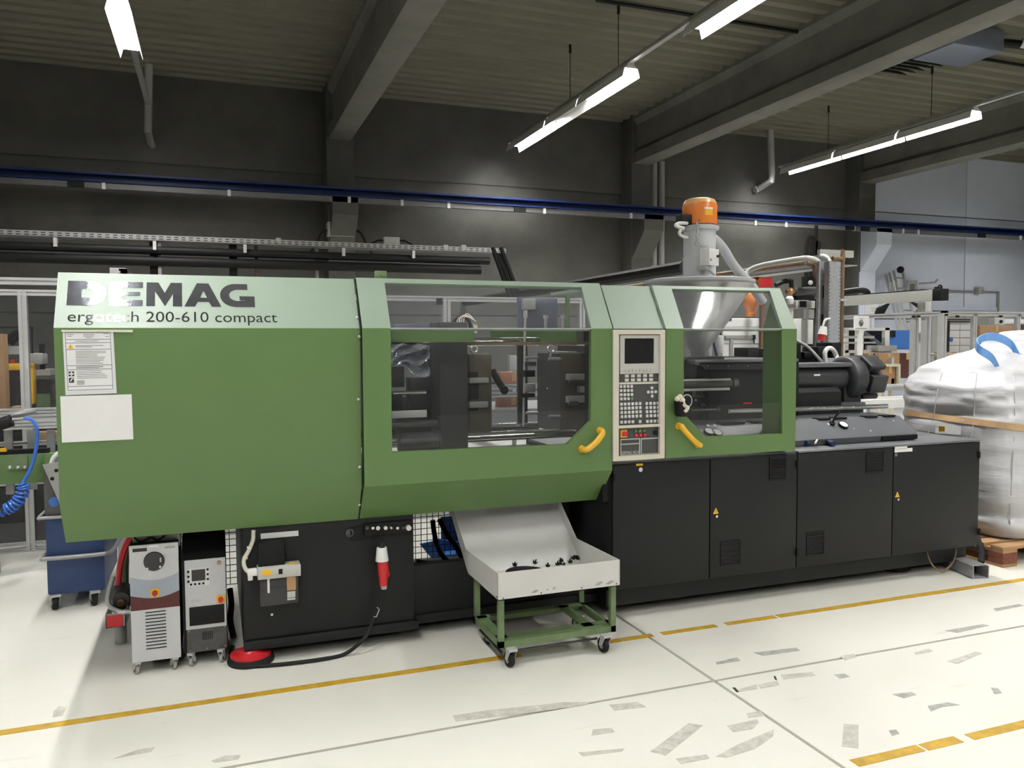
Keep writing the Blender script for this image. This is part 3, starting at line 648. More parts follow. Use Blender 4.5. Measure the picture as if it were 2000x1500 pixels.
for u0, u1, split in ((1211, 1249, True), (1251, 1289, False)):
    a, c = F(u0, 857.5 if split else 856, YP), F(u1, 890, YP); b = B(); z1 = a[1]; z0 = zbot+.002
    hole = [(a[0]+.005, z0+.003), (c[0]-.005, z0+.003), (c[0]-.005, z1-.006), (a[0]+.005, z1-.006)]
    b.plate([(a[0], z0), (c[0], z0), (c[0], z1), (a[0], z1)], [hole], flat(YP-.006), (0, .006, 0))
    if split: b.box(a[0]+.004, c[0]-.004, YP-.006, YP, z1-.033, z1-.027)
    obj('document_flap', b, MATS['panel_grey'], cp)
text('DEMAG NC4', flat(YP-.002), F(1214, 888, YP)[0], F(1247, 888, YP)[0], zbot+.008, 'key', cp, squash=1.2)
# right guard door (injection side)
XG0, XG1, ZG = XC1+.004, P(1555.5, 700, Y=YD).x, F(1430, 887, YD)[1]
b = B()
wr = [F(1335, 641, YD), F(1336, 808, YD), F(1377, 853, YD), F(1528, 847, YD), F(1527, 641, YD)]
b.plate([(XG0, ZG), (XG1, ZG), (XG1, ZF), (XG0, ZF)], [[(wr[0][0], zc), wr[1], wr[2], wr[3], (wr[4][0], zc)]], flat(YD), (0, .03, 0))
g0, g1, g2, g3 = S(1312, 565, YD), S(1503, 567, YD), S(1335, 639.5, YD), S(1527, 639.5, YD); tR = (g0[1]+g1[1])/2
b.prism([(YD+.005, ZG), (YD+.005, ZF), (YD+SD+.004, ZF+SH-.004), (YD+SD+.04, ZF+SH-.004), (YD+.30, ZF+.02), (YD+.30, ZG)], XG1-.014, XG1, 'x')
gd = obj('injection_guard', b, GREEN, mach)
b = B(); b.plate([(XG0, 0), (XG0, 1.0), (XG1, 1.0), (XG1, 0)], [[(g2[0], .003), (g0[0], tR), (g1[0], tR), (g3[0], .003)]], slant(YD), TH_S); b.box(XG0, XG1, YD+SD, YD+SD+.04, ZF+SH-.02, ZF+SH-.001); obj('sloping_top', b, TOP_LIT, gd, label='green sloping top in a lightened, lit tone')
b = B(); b.plate([(wr[0][0]-.01, ZF), (wr[1][0]-.01, wr[1][1]), (wr[2][0]-.005, wr[2][1]-.01), (wr[3][0]+.01, wr[3][1]-.01), (wr[4][0]+.01, ZF)], [], flat(YD+.012), (0, .004, 0)); obj('window_pane', b, MATS['acrylic'], gd)
b = B(); b.plate([(g2[0]-.01, 0), (g0[0]-.01, tR+.02), (g1[0]+.01, tR+.02), (g3[0]+.01, 0)], [], lambda x, t: Vector(slant(YD)(x, t))+Vector((0, .010, -.006)), (0, .0035, -.002)); obj('slanted_pane', b, MATS['acrylic_top'], gd)
b = B(); b.box(wr[0][0], wr[4][0], YD-.001, YD+.003, ZF-.003, ZF+.002); obj('pane_edge', b, MATS['grey_hose'], gd)
obj('handle', handle(B(), (1325, 832), (1361, 868), YD, 1), MATS['yellow'], gd)
for v in (655, 664, 705, 712, 721):
    b = B(); p = P(1311, v, Y=YD); b.ball(p, .003, seg=6); obj('rivet', b, MATS['green_cart'], gd)
# ---------------------------------------------------------------- right base cabinet
YB, ZT = 4.03, .915
sx = [P(u, 1000, Y=YB).x for u in (1196.5, 1386.5, 1556.5, 1743, 1911.5)]
b = B(); b.box(sx[0]-.006, sx[4]-.004, YB+.024, 5.35, .17, ZT-.012); b.box(sx[0], sx[4]-.02, YB+.075, 5.3, .065, .175)
base = obj('base_cabinet', b, MATS['anthracite'], mach)
b = B(); b.box(sx[2]+.004, sx[4], YB-.004, 4.36, ZT-.012, ZT, .003); b.box(sx[0]-.01, sx[2]+.004, YB+.02, 5.3, ZT-.02, ZT-.004); b.box(sx[2]+.2, sx[4], 4.36, 5.3, ZT-.012, ZT, .003); obj('cabinet_top', b, MATS['anthracite_top_lit'], mach)
for k in range(4):
    b = B(); zt = [ZT-.016, ZT-.016, ZT-.016, ZT-.016][k]
    b.box(sx[k]+.0035, sx[k+1]-.0035, YB, YB+.022, .182, zt, .003); cd = obj('cabinet_door', b, MATS['anthracite'], mach)
    vents = {1: [(1503, 893, 1535, 936), (1407, 1058, 1446, 1101)], 2: [(1692, 881, 1725, 921), (1575, 1040, 1609, 1082)]}.get(k, [])
    for r in vents:
        (x0, z1), (x1, z0) = F(r[0], r[1], YB), F(r[2], r[3], YB)
        b = B(); b.plate([(x0, z0), (x1, z0), (x1, z1), (x0, z1)], [[(x0+.008, z0+.008), (x1-.008, z0+.008), (x1-.008, z1-.008), (x0+.008, z1-.008)]], flat(YB-.005), (0, .008, 0)); b.box(x0+.006, x1-.006, YB-.0012, YB+.001, z0+.006, z1-.006); vg = obj('vent_frame', b, MATS['black'], cd)
        b = B(); n = 11
        for i in range(n):
            zz = z0+.012+(z1-z0-.024)*(i+.5)/n; b.box(x0+.007, x1-.007, -.004, .0, -.003, .003, M=Matrix.Translation((0, YB, zz)) @ Matrix.Rotation(.7, 4, 'X'))
        obj('vent_slats', b, MATS['black'], cd, 'stuff')
    if k in (1, 3):
        uu, vv = (1398, 998) if k == 1 else (1752.5, 966); x, z = F(uu, vv, YB); b = B(); b.prism([(x-.019, z-.017), (x+.019, z-.017), (x+.002, z+.018), (x-.002, z+.018)], YB-.0015, YB, 'y'); obj('warning_sign', b, MATS['yellow'], cd)
        b = B(); b.prism([(x-.002, z-.008), (x+.004, z+.0), (x+.0005, z+.001), (x+.003, z+.009), (x-.003, z), (x+.0005, z-.001)], YB-.002, YB-.001, 'y'); obj('lightning_mark', b, MATS['ink_black'], cd)
        b = B(); b.cyl((x+.003, YB, z-.032), (x+.003, YB-.008, z-.032), .008); obj('latch', b, MATS['steel'], cd)
    if k == 0:
        x, z = F(1249, 907.5, YB); b = B(); b.box(x-.022, x+.022, YB-.0015, YB, z-.006, z+.006); obj('yellow_label', b, MATS['yellow'], cd)
        b = B(); x, z = F(1250.5, 917, YB); b.lathe([(.013, 0), (.013, .006), (.009, .006), (.008, .003)], (x, YB, z), (0, -1, 0), 16); obj('key_lock', b, MATS['steel'], cd)
    if k == 3:
        for r, n in (((1748, 872, 1772, 876), 'a'), ((1747.5, 876.8, 1782, 881.5), 'b')):
            b = B(); b.pb(*r, YB-.0015, .0015); obj('white_label', b, MATS['paper'], cd)
        b = B(); x, z = F(1750, 888.5, YB); b.cyl((x, YB, z), (x, YB-.0015, z), .011, seg=20); obj('blue_round_label', b, MATS['bluegrey'], cd)
    for vv in ((906, 1079) if k in (1,) else (888, 1038) if k == 3 else ()):
        x, z = F({1: 1556.5, 3: 1911}[k], vv, YB); b = B(); b.cyl((x, YB-.006, z-.022), (x, YB-.006, z+.022), .009, seg=10); obj('hinge', b, MATS['black'], cd)
b = B(); x, z = F(1200, 932, YB); b.cyl((x, YB-.004, z-.02), (x, YB-.004, z+.02), .008, seg=10); obj('hinge', b, MATS['black'], base)
# ---------------------------------------------------------------- left base, bed, open bay
xl0, xl1 = P(474, 1130, Y=4.15).x, P(809, 1110, Y=4.15).x
b = B(); b.box(xl0, xl1, 4.16, 5.3, .1, .72); b.box(xl0-.0, xl1+.02, 4.14, 5.32, .068, .115, .004); b.box(xl1, sx[0], 4.22, 5.32, .068, .115); b.box(xl1, sx[0]-.01, 4.24, 4.29, .1, .385)
lb = obj('left_base', b, MATS['anthracite'], mach)
b = B(); b.box(xl0+.006, xl1-.004, 4.15, 4.162, .122, .71, .003); bp = obj('base_panel', b, MATS['anthracite'], mach)
b = B(); b.box(XL+.1, sx[0], 4.35, 5.3, .73, .80); b.box(1.95, sx[0]-.004, 4.6, 5.3, .38, .73); b.box(XL+.1, sx[0], 4.62, 5.3, .80, .872); obj('machine_bed', b, MATS['platen'], mach)
for cx, cy, lab in ((P(490, 1283, Z=.02).x, P(490, 1283, Z=.02).y, 1), (P(1755, 1108, Z=.02).x, 4.3, 2)):
    b = B(); b.lathe([(.112, .0), (.115, .012), (.108, .03), (.09, .034)], (cx, cy, .0005), seg=32); f = obj('machine_foot', b, MATS['rubber'], mach)
    b = B(); b.lathe([(.10, .02), (.098, .044), (.06, .055), (.05, .066)], (cx, cy, 0), seg=32); obj('foot_pad', b, MATS['red' if lab == 1 else 'dust_red'], f)
b = B(); b.pb(509, 1042.5, 583, 1046.5, 4.148, .004); obj('white_label_strip', b, MATS['white_plastic'], bp)
b = B(); x, z = F(531, 1199.5, 4.15); b.cyl((x, 4.15, z), (x, 4.142, z), .007, seg=10); obj('bolt', b, MATS['steel'], bp)
b = B(); x, z = F(682, 1040, 4.15); b.lathe([(.021, 0), (.021, .014), (.016, .014), (.015, .004)], (x, 4.15, z), (0, -1, 0), 20); obj('pipe_socket', b, MATS['steel_dark'], bp)
# safety switch row under the guard door
b = B(); b.pb(712, 1024, 806, 1039, 4.12, .03); b.pb(684, 1030, 724, 1052, 4.145, .006); sb = obj('limit_switch_bar', b, MATS['black'], mach)
for u, r, mt in ((716, .009, 'steel_dark'), (727, .008, 'steel'), (737, .011, 'steel'), (752, .01, 'white_plastic'), (763, .006, 'alu'), (775, .008, 'steel'), (787, .007, 'steel_dark'), (797, .014, 'white_plastic')):
    b = B(); p = P(u, 1030, Y=4.12); b.cyl(p, p+Vector((0, -.02, 0)), r, seg=12); obj('roller', b, MATS[mt], sb)
# lubrication pump on the left base
b = B(); b.pb(503, 1062, 557, 1113, 4.09, .06, .006); lp = obj('lubrication_pump', b, MATS['black'], mach)
b = B(); b.pb(503, 1111, 588, 1125, 4.06, .09, .004); obj('pump_block', b, MATS['panel_grey'], lp)
b = B(); b.pb(512, 1114, 531, 1123, 4.058, .003); obj('yellow_label', b, MATS['yellow'], lp)
b = B(); b.pb(544, 1112, 552, 1121, 4.056, .004); obj('rocker_switch', b, MATS['black'], lp)
b = B(); b.pb(506, 1124, 584, 1178, 4.07, .08, .008); obj('oil_tank', b, MATS['oil_tank'], lp)
b = B(); b.pb(507, 1152, 583, 1177, 4.075, .07, .006); obj('oil', b, MATS['black_gloss'], lp)
b = B(); b.pb(522, 1126, 527, 1158, 4.066, .01); obj('level_tube', b, MATS['white_plastic'], lp)
b = B(); b.pb(560, 1126, 578, 1152, 4.067, .004); obj('tan_label', b, MATS['cardboard'], lp)
for v in (1156, 1160, 1164, 1169): 
    b = B(); b.pb(561, v, 577, v+2, 4.067, .003); obj('print_line', b, MATS['panel_grey'], lp)
b = B(); p = P(571, 1110, Y=4.10); b.lathe([(.026, 0), (.027, .008), (.024, .022), (.018, .028)], p, seg=18); obj('filler_cap', b, MATS['yellow'], lp)
b = B(); b.tube([P(495, 1036, Y=4.13), P(494, 1055, Y=4.11), P(486, 1075, Y=4.1), P(476, 1095, Y=4.09), P(480, 1112, Y=4.08), P(490, 1119, Y=4.08), P(503, 1121, Y=4.08)], .010, 10, 5); obj('oil_hose', b, MATS['beige'], lp)
b = B(); b.pb(483, 1113, 503, 1125, 4.065, .03, .005); b.pb(484, 1124, 494, 1134, 4.068, .025, .004); obj('hose_elbow', b, MATS['white_plastic'], lp)
for u, v in ((487, 1070), (479, 1089)): 
    b = B(); p = P(u, v, Y=4.1); b.lathe([(.0125, -.004), (.0125, .004)], p, (.4, 0, 1), 12); obj('cable_tie', b, MATS['white_plastic'], lp)
# rear guard mesh seen under the machine
b = B(); ym = 5.42; x0m, x1m = -.3, 2.05; cell = .042; z0m, z1m = .05, .78
for i in range(int((x1m-x0m)/cell)+1): b.box(x0m+i*cell-.0022, x0m+i*cell+.0022, ym, ym+.004, z0m, z1m)
for i in range(int((z1m-z0m)/cell)+1): b.box(x0m, x1m, ym-.003, ym, z0m+i*cell-.0022, z0m+i*cell+.0022)
obj('rear_guard_mesh', b, MATS['black'], mach, 'stuff')
b = B(); b.box(x0m-.02, x0m, ym-.01, ym+.02, .0, .8); b.box(x1m, x1m+.02, ym-.01, ym+.02, 0, .8); b.box(x0m, x1m, ym-.01, ym+.01, .79, .82); obj('rear_guard_frame', b, MATS['black'], mach)
# ---------------------------------------------------------------- clamping unit behind the big window
def part(name, mt, r, Y, d, bev=.003, parent=mach):
    b = B(); b.pb(*r, Y, d, bev); return obj(name, b, MATS[mt], parent)
mp = part('moving_platen', 'platen', (858, 629, 915, 884), 4.36, .22, .006)
part('toggle_block', 'platen', (768, 716, 790, 756), 4.5, .1); part('toggle_link', 'platen', (800, 738, 858, 800), 4.55, .1); part('toggle_head', 'platen', (766, 770, 786, 802), 4.55, .3)
part('toggle_crosshead', 'platen', (782, 775, 858, 845), 4.75, .3)
part('bed_rail', 'steel_dark', (764, 826, 858, 833), 4.4, .1)
part('guide_bar', 'alu', (764, 803, 834, 815), 4.36, .02)
b = B(); p, q = P(768, 768, Y=4.40), P(832, 767, Y=4.40); b.cyl(p, (q.x, q.y, p.z), .011); obj('ejector_rod', b, MATS['steel'], mach)
b = B(); p = P(778, 864, Y=4.40); q = P(858, 864, Y=4.40); b.cyl(p, (q.x, q.y, p.z), .052, seg=24); b.cyl((q.x-.012, q.y, p.z), (q.x, q.y, p.z), .058, seg=24); obj('clamp_cylinder', b, MATS['steel_dark'], mach)
b = B(); p = P(762, 868, Y=4.40); b.cyl(p, p+Vector((.06, 0, 0)), .018); obj('cylinder_fitting', b, MATS['steel'], mach)
part('top_cover_plate', 'bluegrey', (770, 633, 858, 645), 4.6, .3)
for v0, Yt, r in ((855, 4.42, .028), (838, 5.0, .026)):
    b = B(); p = P(900, v0, Y=Yt); b.cyl((XL+.3, Yt, p.z), (2.05, Yt, p.z), r, seg=24); obj('tie_bar', b, MATS['steel'], mach)
for Yt in (4.42, 5.0):
    b = B(); b.cyl((XL+.3, Yt, 1.60), (2.05, Yt, 1.60), .028, seg=20); obj('tie_bar', b, MATS['steel'], mach) if Yt > 4.9 else b.bm.free()
part('fixed_platen', 'platen', (1153, 675, 1200, 862), 4.40, .5, .006)
part('fixed_platen_post', 'platen', (1012, 676, 1031, 833), 5.0, .03)
for r in ((1111, 731, 1148, 742), (1111, 774, 1148, 786), (1133, 755, 1160, 766)): part('mould_clamp', 'alu_dull', r, 4.37, .05)
for r in ((1113, 742, 1130, 748), (1113, 784, 1130, 791)): part('clamp_bolt', 'steel_dark', r, 4.365, .03)
gp = part('robot_plate', 'bluegrey', (1012, 580, 1089, 648), 5.0, .03)
b = B(); b.pb(1023, 583, 1047, 605, 4.95, .05, .006); obj('terminal_box', b, MATS['grey_plastic'], gp)
b = B(); p = P(1026, 606, Y=4.94); b.cyl(p, p+Vector((0, 0, -.05)), .014); b.tube([p+Vector((0, 0, -.05)), P(1025, 660, Y=4.94), P(1024, 745, Y=4.94), P(1022, 832, Y=4.94)], .0085, 8, 4); obj('sensor_cable', b, MATS['panel_grey'], gp)
for u in (1066, 1100):
    b = B(); p, q = P(u, 646, Y=4.5), P(u, 622, Y=4.5); b.cyl(p, q, .010); b.cyl(q, q+Vector((0, 0, .02)), .016); obj('lifting_screw', b, MATS['alu'], mach)
part('platen_sensor_block', 'steel_dark', (1140, 640, 1160, 672), 4.3, .1)
# inner green rails of the guard
b = B(); b.pb(764, 646, 926, 668, 4.17, .02); b.pb(960, 646, 1150, 668, 5.35, .03); obj('guard_rail', b, MATS['green'], mach)
b = B(); b.pb(915, 668, 1155, 673, 4.20, .015); obj('rail_track', b, MATS['brown_pipe'], mach)
b = B(); b.pb(1107, 578, 1113, 646, 5.35, .03); obj('guard_post', b, MATS['green'], mach)
b = B(); b.pb(925, 640, 961, 672, 4.19, .004); obj('rail_window', b, MATS['clear_panel'], mach)
# loose cables on the moving platen
b = B()
for k in range(4): b.tube([P(893+3*k, 645, Y=4.6), P(895+5*k, 622-3*k, Y=4.6+.04*k), P(915+4*k, 620+2*k, Y=4.6), P(925+2*k, 634, Y=4.62), P(928+k, 650, Y=4.6)], .004, 6, 5)
obj('sensor_wires', b, MATS['cloth'], mach)
b = B(); b.tube([P(885, 645, Y=4.7), P(888, 627, Y=4.7), P(900, 619, Y=4.7), P(914, 625, Y=4.7), P(920, 640, Y=4.7)], .011, 8, 6); obj('cable_bundle', b, MATS['black'], mach)
# wrapped cable bundle at the left of the window
b = B(); rr = random.Random(4)
for k in range(7): b.tube([P(764, 668+6*k, Y=4.85), P(790+rr.uniform(-8, 8), 676+5*k, Y=4.8), P(830, 690+5*k+rr.uniform(-4, 4), Y=4.75), P(862, 700+6*k, Y=4.72)], .012, 6, 4)
obj('toggle_hoses', b, MATS['black'], mach)
b = B(); n, mrow = 30, 20; V = [[b.bm.verts.new(P(764+100*i/n, 672+(60-18*math.sin(i*.24))*j/mrow+1.5*math.sin(i*.7+j*.3), Y=4.6+.02*math.sin(i*.5+j*.8))) for j in range(mrow+1)] for i in range(n+1)]
for i in range(n):
    for j in range(mrow): b.bm.faces.new((V[i][j], V[i+1][j], V[i+1][j+1], V[i][j+1]))
obj('plastic_wrap', b, MATS['bag_clear'], mach)
# ---------------------------------------------------------------- injection unit
iu = part('injection_carriage', 'anthracite', (1385, 716, 1560, 812), 4.56, .25, .006)
part('carriage_top', 'anthracite_top_lit', (1358, 703, 1560, 709), 4.50, .55)
b = B(); b.plate([F(1365, 708, 4.5), F(1560, 706, 4.5), F(1560, 722, 4.5), F(1378, 722, 4.5)], [], flat(4.5), (0, .03, 0)); hc = obj('carriage_skirt', b, MATS['anthracite'], mach)
for u in (1382, 1422, 1460): 
    b = B(); b.ball(P(u, 715, Y=4.498), .005, seg=8); obj('bolt', b, MATS['steel'], hc)
part('hopper_throat', 'steel_dark', (1320, 697, 1415, 703), 4.60, .4); part('throat_block', 'steel_dark', (1320, 703, 1362, 742), 4.62, .3)
b = B(); p = P(1330, 751, Y=4.58); q = P(1426, 750, Y=4.58); b.cyl((2.3, p.y, p.z), (q.x, p.y, p.z), .038, seg=24); b.cyl((q.x, p.y, p.z), (q.x+.04, p.y, p.z), .046, seg=24); obj('carriage_cylinder', b, MATS['steel_dark'], mach)
part('cylinder_strip', 'alu', (1320, 741, 1428, 743), 4.54, .01); part('cylinder_strip', 'alu', (1320, 760, 1426, 762), 4.54, .01)
part('barrel_support', 'platen', (1322, 764, 1424, 832), 4.62, .3, .006); part('support_rail', 'steel_dark', (1340, 773, 1394, 776), 4.6, .02); part('support_rail', 'steel_dark', (1368, 789, 1420, 792), 4.6, .02)
part('small_label', 'cardboard', (1352, 764, 1359, 772), 4.612, .004); part('small_label', 'white_plastic', (1357, 780, 1362, 783), 4.612, .004); part('red_marking', 'red', (1452, 786.5, 1469, 788.8), 4.552, .004)
b = B(); p = P(1350, 803, Y=4.5); q = P(1402, 802, Y=4.5); b.cyl(p, (q.x, p.y, p.z), .012); b.ball((q.x, p.y, p.z), .02, seg=10); obj('hydraulic_line', b, MATS['steel_dark'], mach)
b = B(); p = P(1420, 803, Y=4.48); b.cyl(p, (4.55, p.y, p.z-.012), .016, seg=20); obj('guide_rod', b, MATS['steel'], mach)
part('carriage_rail', 'platen', (1325, 812, 1560, 830), 4.62, .3)
# motor end to the right of the guard
cz = P(1600, 741, Y=4.62).z
b = B(); xa, xb = 3.3, P(1648, 740, Y=4.75).x; b.cyl((xa, 4.75, cz), (xb, 4.75, cz), .095, seg=28); mc = obj('injection_cylinder', b, MATS['motor_grey'], mach)
b = B(); b.box(3.3, xb-.02, 4.64, 4.86, cz+.085, cz+.115, .006); obj('cylinder_top_plate', b, MATS['anthracite_top_lit'], mach)
b = B(); b.pb(1590, 731, 1602, 734, 4.652, .003); obj('rating_plate', b, MATS['paper'], mach)
b = B(); b.lathe([(.125, 0), (.155, .02), (.162, .03), (.162, .11), (.14, .13), (.14, .15), (.10, .17)], (xb-.04, 4.75, cz), (1, 0, 0), 36); obj('motor_flange', b, MATS['motor_grey'], mach)
xm = xb+.12; b = B(); b.cyl((xm, 4.75, cz), (xm+.14, 4.75, cz), .085, seg=24); b.lathe([(.08, 0), (.075, .04), (.05, .06)], (xm+.14, 4.75, cz), (1, 0, 0), 24); hm = obj('hydraulic_motor', b, MATS['motor_grey'], mach)
for k in range(5):
    a = 2*PI*k/5+.95; d = Vector((0, math.cos(a), math.sin(a))); c = Vector((xm+.075, 4.75, cz)); t = Vector((0, -math.sin(a), math.cos(a))); b = B()
    M = Matrix((Vector((1, 0, 0)), t, d)).transposed().to_4x4(); M.translation = c
    b.box(-.06, .06, -.05, .05, .05, .13, .012, M); b.box(-.075, .075, -.068, .068, .115, .16, .014, M); obj('motor_piston_cap', b, MATS['motor_grey'], hm)
b = B(); p0, p1 = P(1557, 759, Y=4.58), P(1643, 795, Y=4.58); b.prism([(4.62, p0.z), (4.58, p0.z-.03), (4.58, p1.z), (5.0, p1.z), (5.0, p0.z)], 3.2, p1.x, 'x'); obj('carriage_block', b, MATS['anthracite'], mach)
b = B(); b.pb(1470, 794, 1690, 799, 4.60, .35); obj('slide_top', b, MATS['anthracite_top_lit'], mach)
b = B(); b.pb(1470, 799, 1683, 806, 4.62, .30); obj('slide_bar', b, MATS['steel_dark'], mach)
b = B(); b.pb(1470, 806, 1686, 822, 4.66, .25); obj('slide_base', b, MATS['platen'], mach)
b = B(); p, q = P(1645, 758, Y=4.7), P(1677, 795, Y=4.7); b.box(p.x, q.x, 4.68, 4.85, q.z-.02, p.z+.03); obj('motor_foot', b, MATS['platen'], mach)
# valve block behind
b = B(); rr = random.Random(9); p, q = P(1540, 700, Y=5.1), P(1598, 712, Y=5.1); b.box(3.6, q.x, 5.05, 5.25, q.z-.05, p.z+.02)
for k in range(7): x = 3.75+.13*k; b.box(x, x+.1, 5.02, 5.2, p.z, p.z+rr.uniform(.05, .13), .008)
vb = obj('valve_block', b, MATS['black'], mach)
b = B(); b.tube([P(1545, 662, Y=5.15), P(1560, 668, Y=5.1), P(1580, 680, Y=5.05), P(1606, 708, Y=4.95)], .013, 8, 5); b.tube([P(1557, 716, Y=4.95), P(1575, 712, Y=4.95), P(1598, 714, Y=4.95), P(1605, 708, Y=4.95)], .006, 6, 4); obj('grey_cables', b, MATS['alu_dull'], mach)
b = B(); b.tube([P(1613, 708, Y=4.9), P(1611, 690, Y=4.9), P(1618, 680, Y=4.9), P(1628, 684, Y=4.9), P(1634, 697, Y=4.9), P(1636, 710, Y=4.85)], .017, 10, 6); obj('white_hose_loop', b, MATS['white_plastic'], mach)
# sloping gauge console on the base
b = B(); xr = 4.53; pr = [(4.20, .918), (4.19, .955), (4.20, .968), (4.34, 1.062), (4.36, 1.068), (4.60, 1.072), (4.60, .918)]
b.prism(pr, 2.75, xr, 'x'); con = obj('gauge_console', b, MATS['anthracite_top_lit'], mach, sharp=25)
b = B(); p = P(1720, 845, Y=4.2); b.prism([(4.185, .922), (4.185, .95), (4.21, .968), (4.21, .922)], p.x, xr-.002, 'x'); obj('console_lip', b, MATS['black'], con)
b = B(); 
for u in (1420, 1440, 1478, 1608, 1640, 1700, 1735): q = P(u, 822, Y=4.35); b.box(q.x-.05, q.x+.05, 4.335, 4.40, 1.064, 1.0745)
obj('console_slot', b, MATS['black'], con)
cn = Vector((0, -.094, .14)).normalized()
def gauge(u, v, lever=False):
    d = RT*((u-1000)/FOC) - UP*((v-750)/FOC) + FW; o = Vector((0, 0, CH)); p = o+d*((Vector((0, 4.20, .968))-o).dot(cn)/d.dot(cn))
    b = B(); b.lathe([(.032, 0), (.034, .004), (.034, .016), (.031, .019), (.029, .015)], p, cn, 24); g = obj('pressure_gauge', b, MATS['black'], con)
    b = B(); b.cyl(p+cn*.012, p+cn*.0165, .029, seg=24); obj('gauge_dial', b, MATS['paper'], con)
    return p
gauge(1384, 845); gauge(1399.5, 847.5); gp_ = gauge(1646, 832)
b = B(); a = gp_+Vector((-.075, .03, .0)); b.cyl(a, a+cn*.03, .02); b.tube([a+cn*.03, a+cn*.05+Vector((.02, 0, .03)), a+cn*.06+Vector((.05, 0, .05))], .007, 8, 3); b.tube([a+cn*.02, a+Vector((-.05, 0, 0))], .006, 6, 1); b.ball(a+Vector((-.05, 0, .0)), .012, seg=8); obj('stop_cock', b, MATS['black'], con)
for u, v, r in ((1668, 838, .004), (1700, 842, .006), (1745, 822, .005), (1618, 829, .008), (1383, 832, .012), (1396, 832, .012)):
    d = RT*((u-1000)/FOC) - UP*((v-750)/FOC) + FW; o = Vector((0, 0, CH)); p = o+d*((Vector((0, 4.20, .968))-o).dot(cn)/d.dot(cn)); b = B(); b.cyl(p, p+cn*.004, r, seg=10); obj('console_label', b, MATS['paper'], con)
# ================================================================== THINGS ON AND AROUND THE MACHINE
# material hopper with vacuum loader
HX, HY = P(1366, 500, Y=4.8).x, 4.8
hp = thing('hopper_loader', 'steel material hopper with grey vacuum loader and orange motor cover', 'hopper', (HX, HY, 1.5))
zr = P(1366, 551, Y=4.8).z
b = B(); b.lathe([(.05, 1.46), (.055, 1.52), (.36, 1.97), (.365, zr-.02)], (HX, HY, 0), seg=48); obj('hopper_cone', b, MATS['hopper_steel'], hp)
b = B(); b.lathe([(.365, zr-.022), (.375, zr-.01), (.375, zr+.008), (.34, zr+.016), (.1, zr+.02)], (HX, HY, 0), seg=48); obj('hopper_lid', b, MATS['grey_hose'], hp)
zt0 = P(1366, 446, Y=4.8).z; zj = P(1366, 503, Y=4.8).z
b = B(); b.lathe([(.112, zr+.01), (.112, zj-.003), (.113, zj-.002), (.113, zj+.002), (.110, zj+.003), (.110, zt0-.02), (.125, zt0-.018), (.132, zt0-.008), (.132, zt0+.008), (.11, zt0+.016)], (HX, HY, 0), seg=36); tb = obj('loader_tube', b, MATS['ctrl_grey'], hp)
z1, z2 = zt0+.02, P(1366, 388.5, Y=4.8).z
b = B(); b.lathe([(.116, z1), (.118, z1+.005), (.118, z2-.055), (.113, z2-.035)], (HX, HY, 0), seg=36); mc_ = obj('motor_cover', b, MATS['orange'], hp)
b = B(); b.lathe([(.1135, z2-.036), (.112, z2-.03), (.10, z2-.010), (.08, z2-.002), (.02, z2)], (HX, HY, 0), seg=36); obj('cover_dome', b, MATS['orange_band'], mc_)
def onround(u, v, r): 
    d = RT*((u-1000)/FOC) - UP*((v-750)/FOC) + FW; a = d.x**2+d.y**2; bb = -2*(d.x*HX+d.y*HY); c = HX*HX+HY*HY-r*r; t = (-bb-math.sqrt(max(0, bb*bb-4*a*c)))/(2*a); return Vector((0, 0, CH))+d*t
def curved(u0, v0, u1, v1, r, b, n=5):
    for i in range(n):
        a, c = onround(u0+(u1-u0)*i/n, (v0+v1)/2, r), onround(u0+(u1-u0)*(i+1)/n, (v0+v1)/2, r); zt_, zb_ = onround((u0+u1)/2, v0, r).z, onround((u0+u1)/2, v1, r).z
        b.face([(a.x, a.y, zb_), (c.x, c.y, zb_), (c.x, c.y, zt_), (a.x, a.y, zt_)])
    return b
obj('yellow_label', curved(1377, 408, 1392, 420, .1195, B()), MATS['yellow'], mc_); obj('white_label', curved(1375.5, 404.5, 1392, 408, .1195, B()), MATS['paper'], mc_)
b = B(); p = onround(1366, 430, .118); b.ball(p, .008, seg=8); obj('cover_screw', b, MATS['brass'], mc_)
b = B(); p = onround(1361, 444, .134); b.tube([p+Vector((0, 0, .03)), p+Vector((0, -.012, 0)), p+Vector((0, -.005, -.04))], .008, 8, 4); b.tube([p+Vector((0, 0, -.05)), p+Vector((0, -.004, -.075)), p+Vector((.0, -.0, -.1))], .007, 8, 3); b.tube([p+Vector((-.012, 0, -.10)), p+Vector((-.01, 0, -.12)), p+Vector((.01, 0, -.12)), p+Vector((.014, 0, -.10))], .004, 6, 3); obj('toggle_clasp', b, MATS['chrome'], tb)
text('moc', lambda x, h: onround(1367+x, 480, .111)+Vector((0, 0, h)), 0, 18, -.012, 'grey_plastic', tb, size_z=.032, n=Vector((-.4, -.9, 0)).normalized())
b = B(); c = P(1395, 502, Y=4.62); M = Matrix.Translation(c) @ Matrix.Rotation(.42, 4, 'Z'); b.box(-.06, .06, -.0, .075, -.056, .056, .004, M); cb = obj('control_box', b, MATS['white_plastic'], hp)
b = B(); b.box(-.03, .02, -.0015, 0, .032, .044, M=M); obj('box_label', b, MATS['paper'], cb)
b = B(); b.cyl(M @ Vector((.038, -.012, .008)), M @ Vector((.038, 0, .008)), .009, seg=12); obj('box_switch', b, MATS['black'], cb)
b = B(); b.cyl(M @ Vector((-.042, -.006, -.02)), M @ Vector((-.042, 0, -.02)), .009, seg=12); obj('pilot_lamp', b, MATS['grey_plastic'], cb)
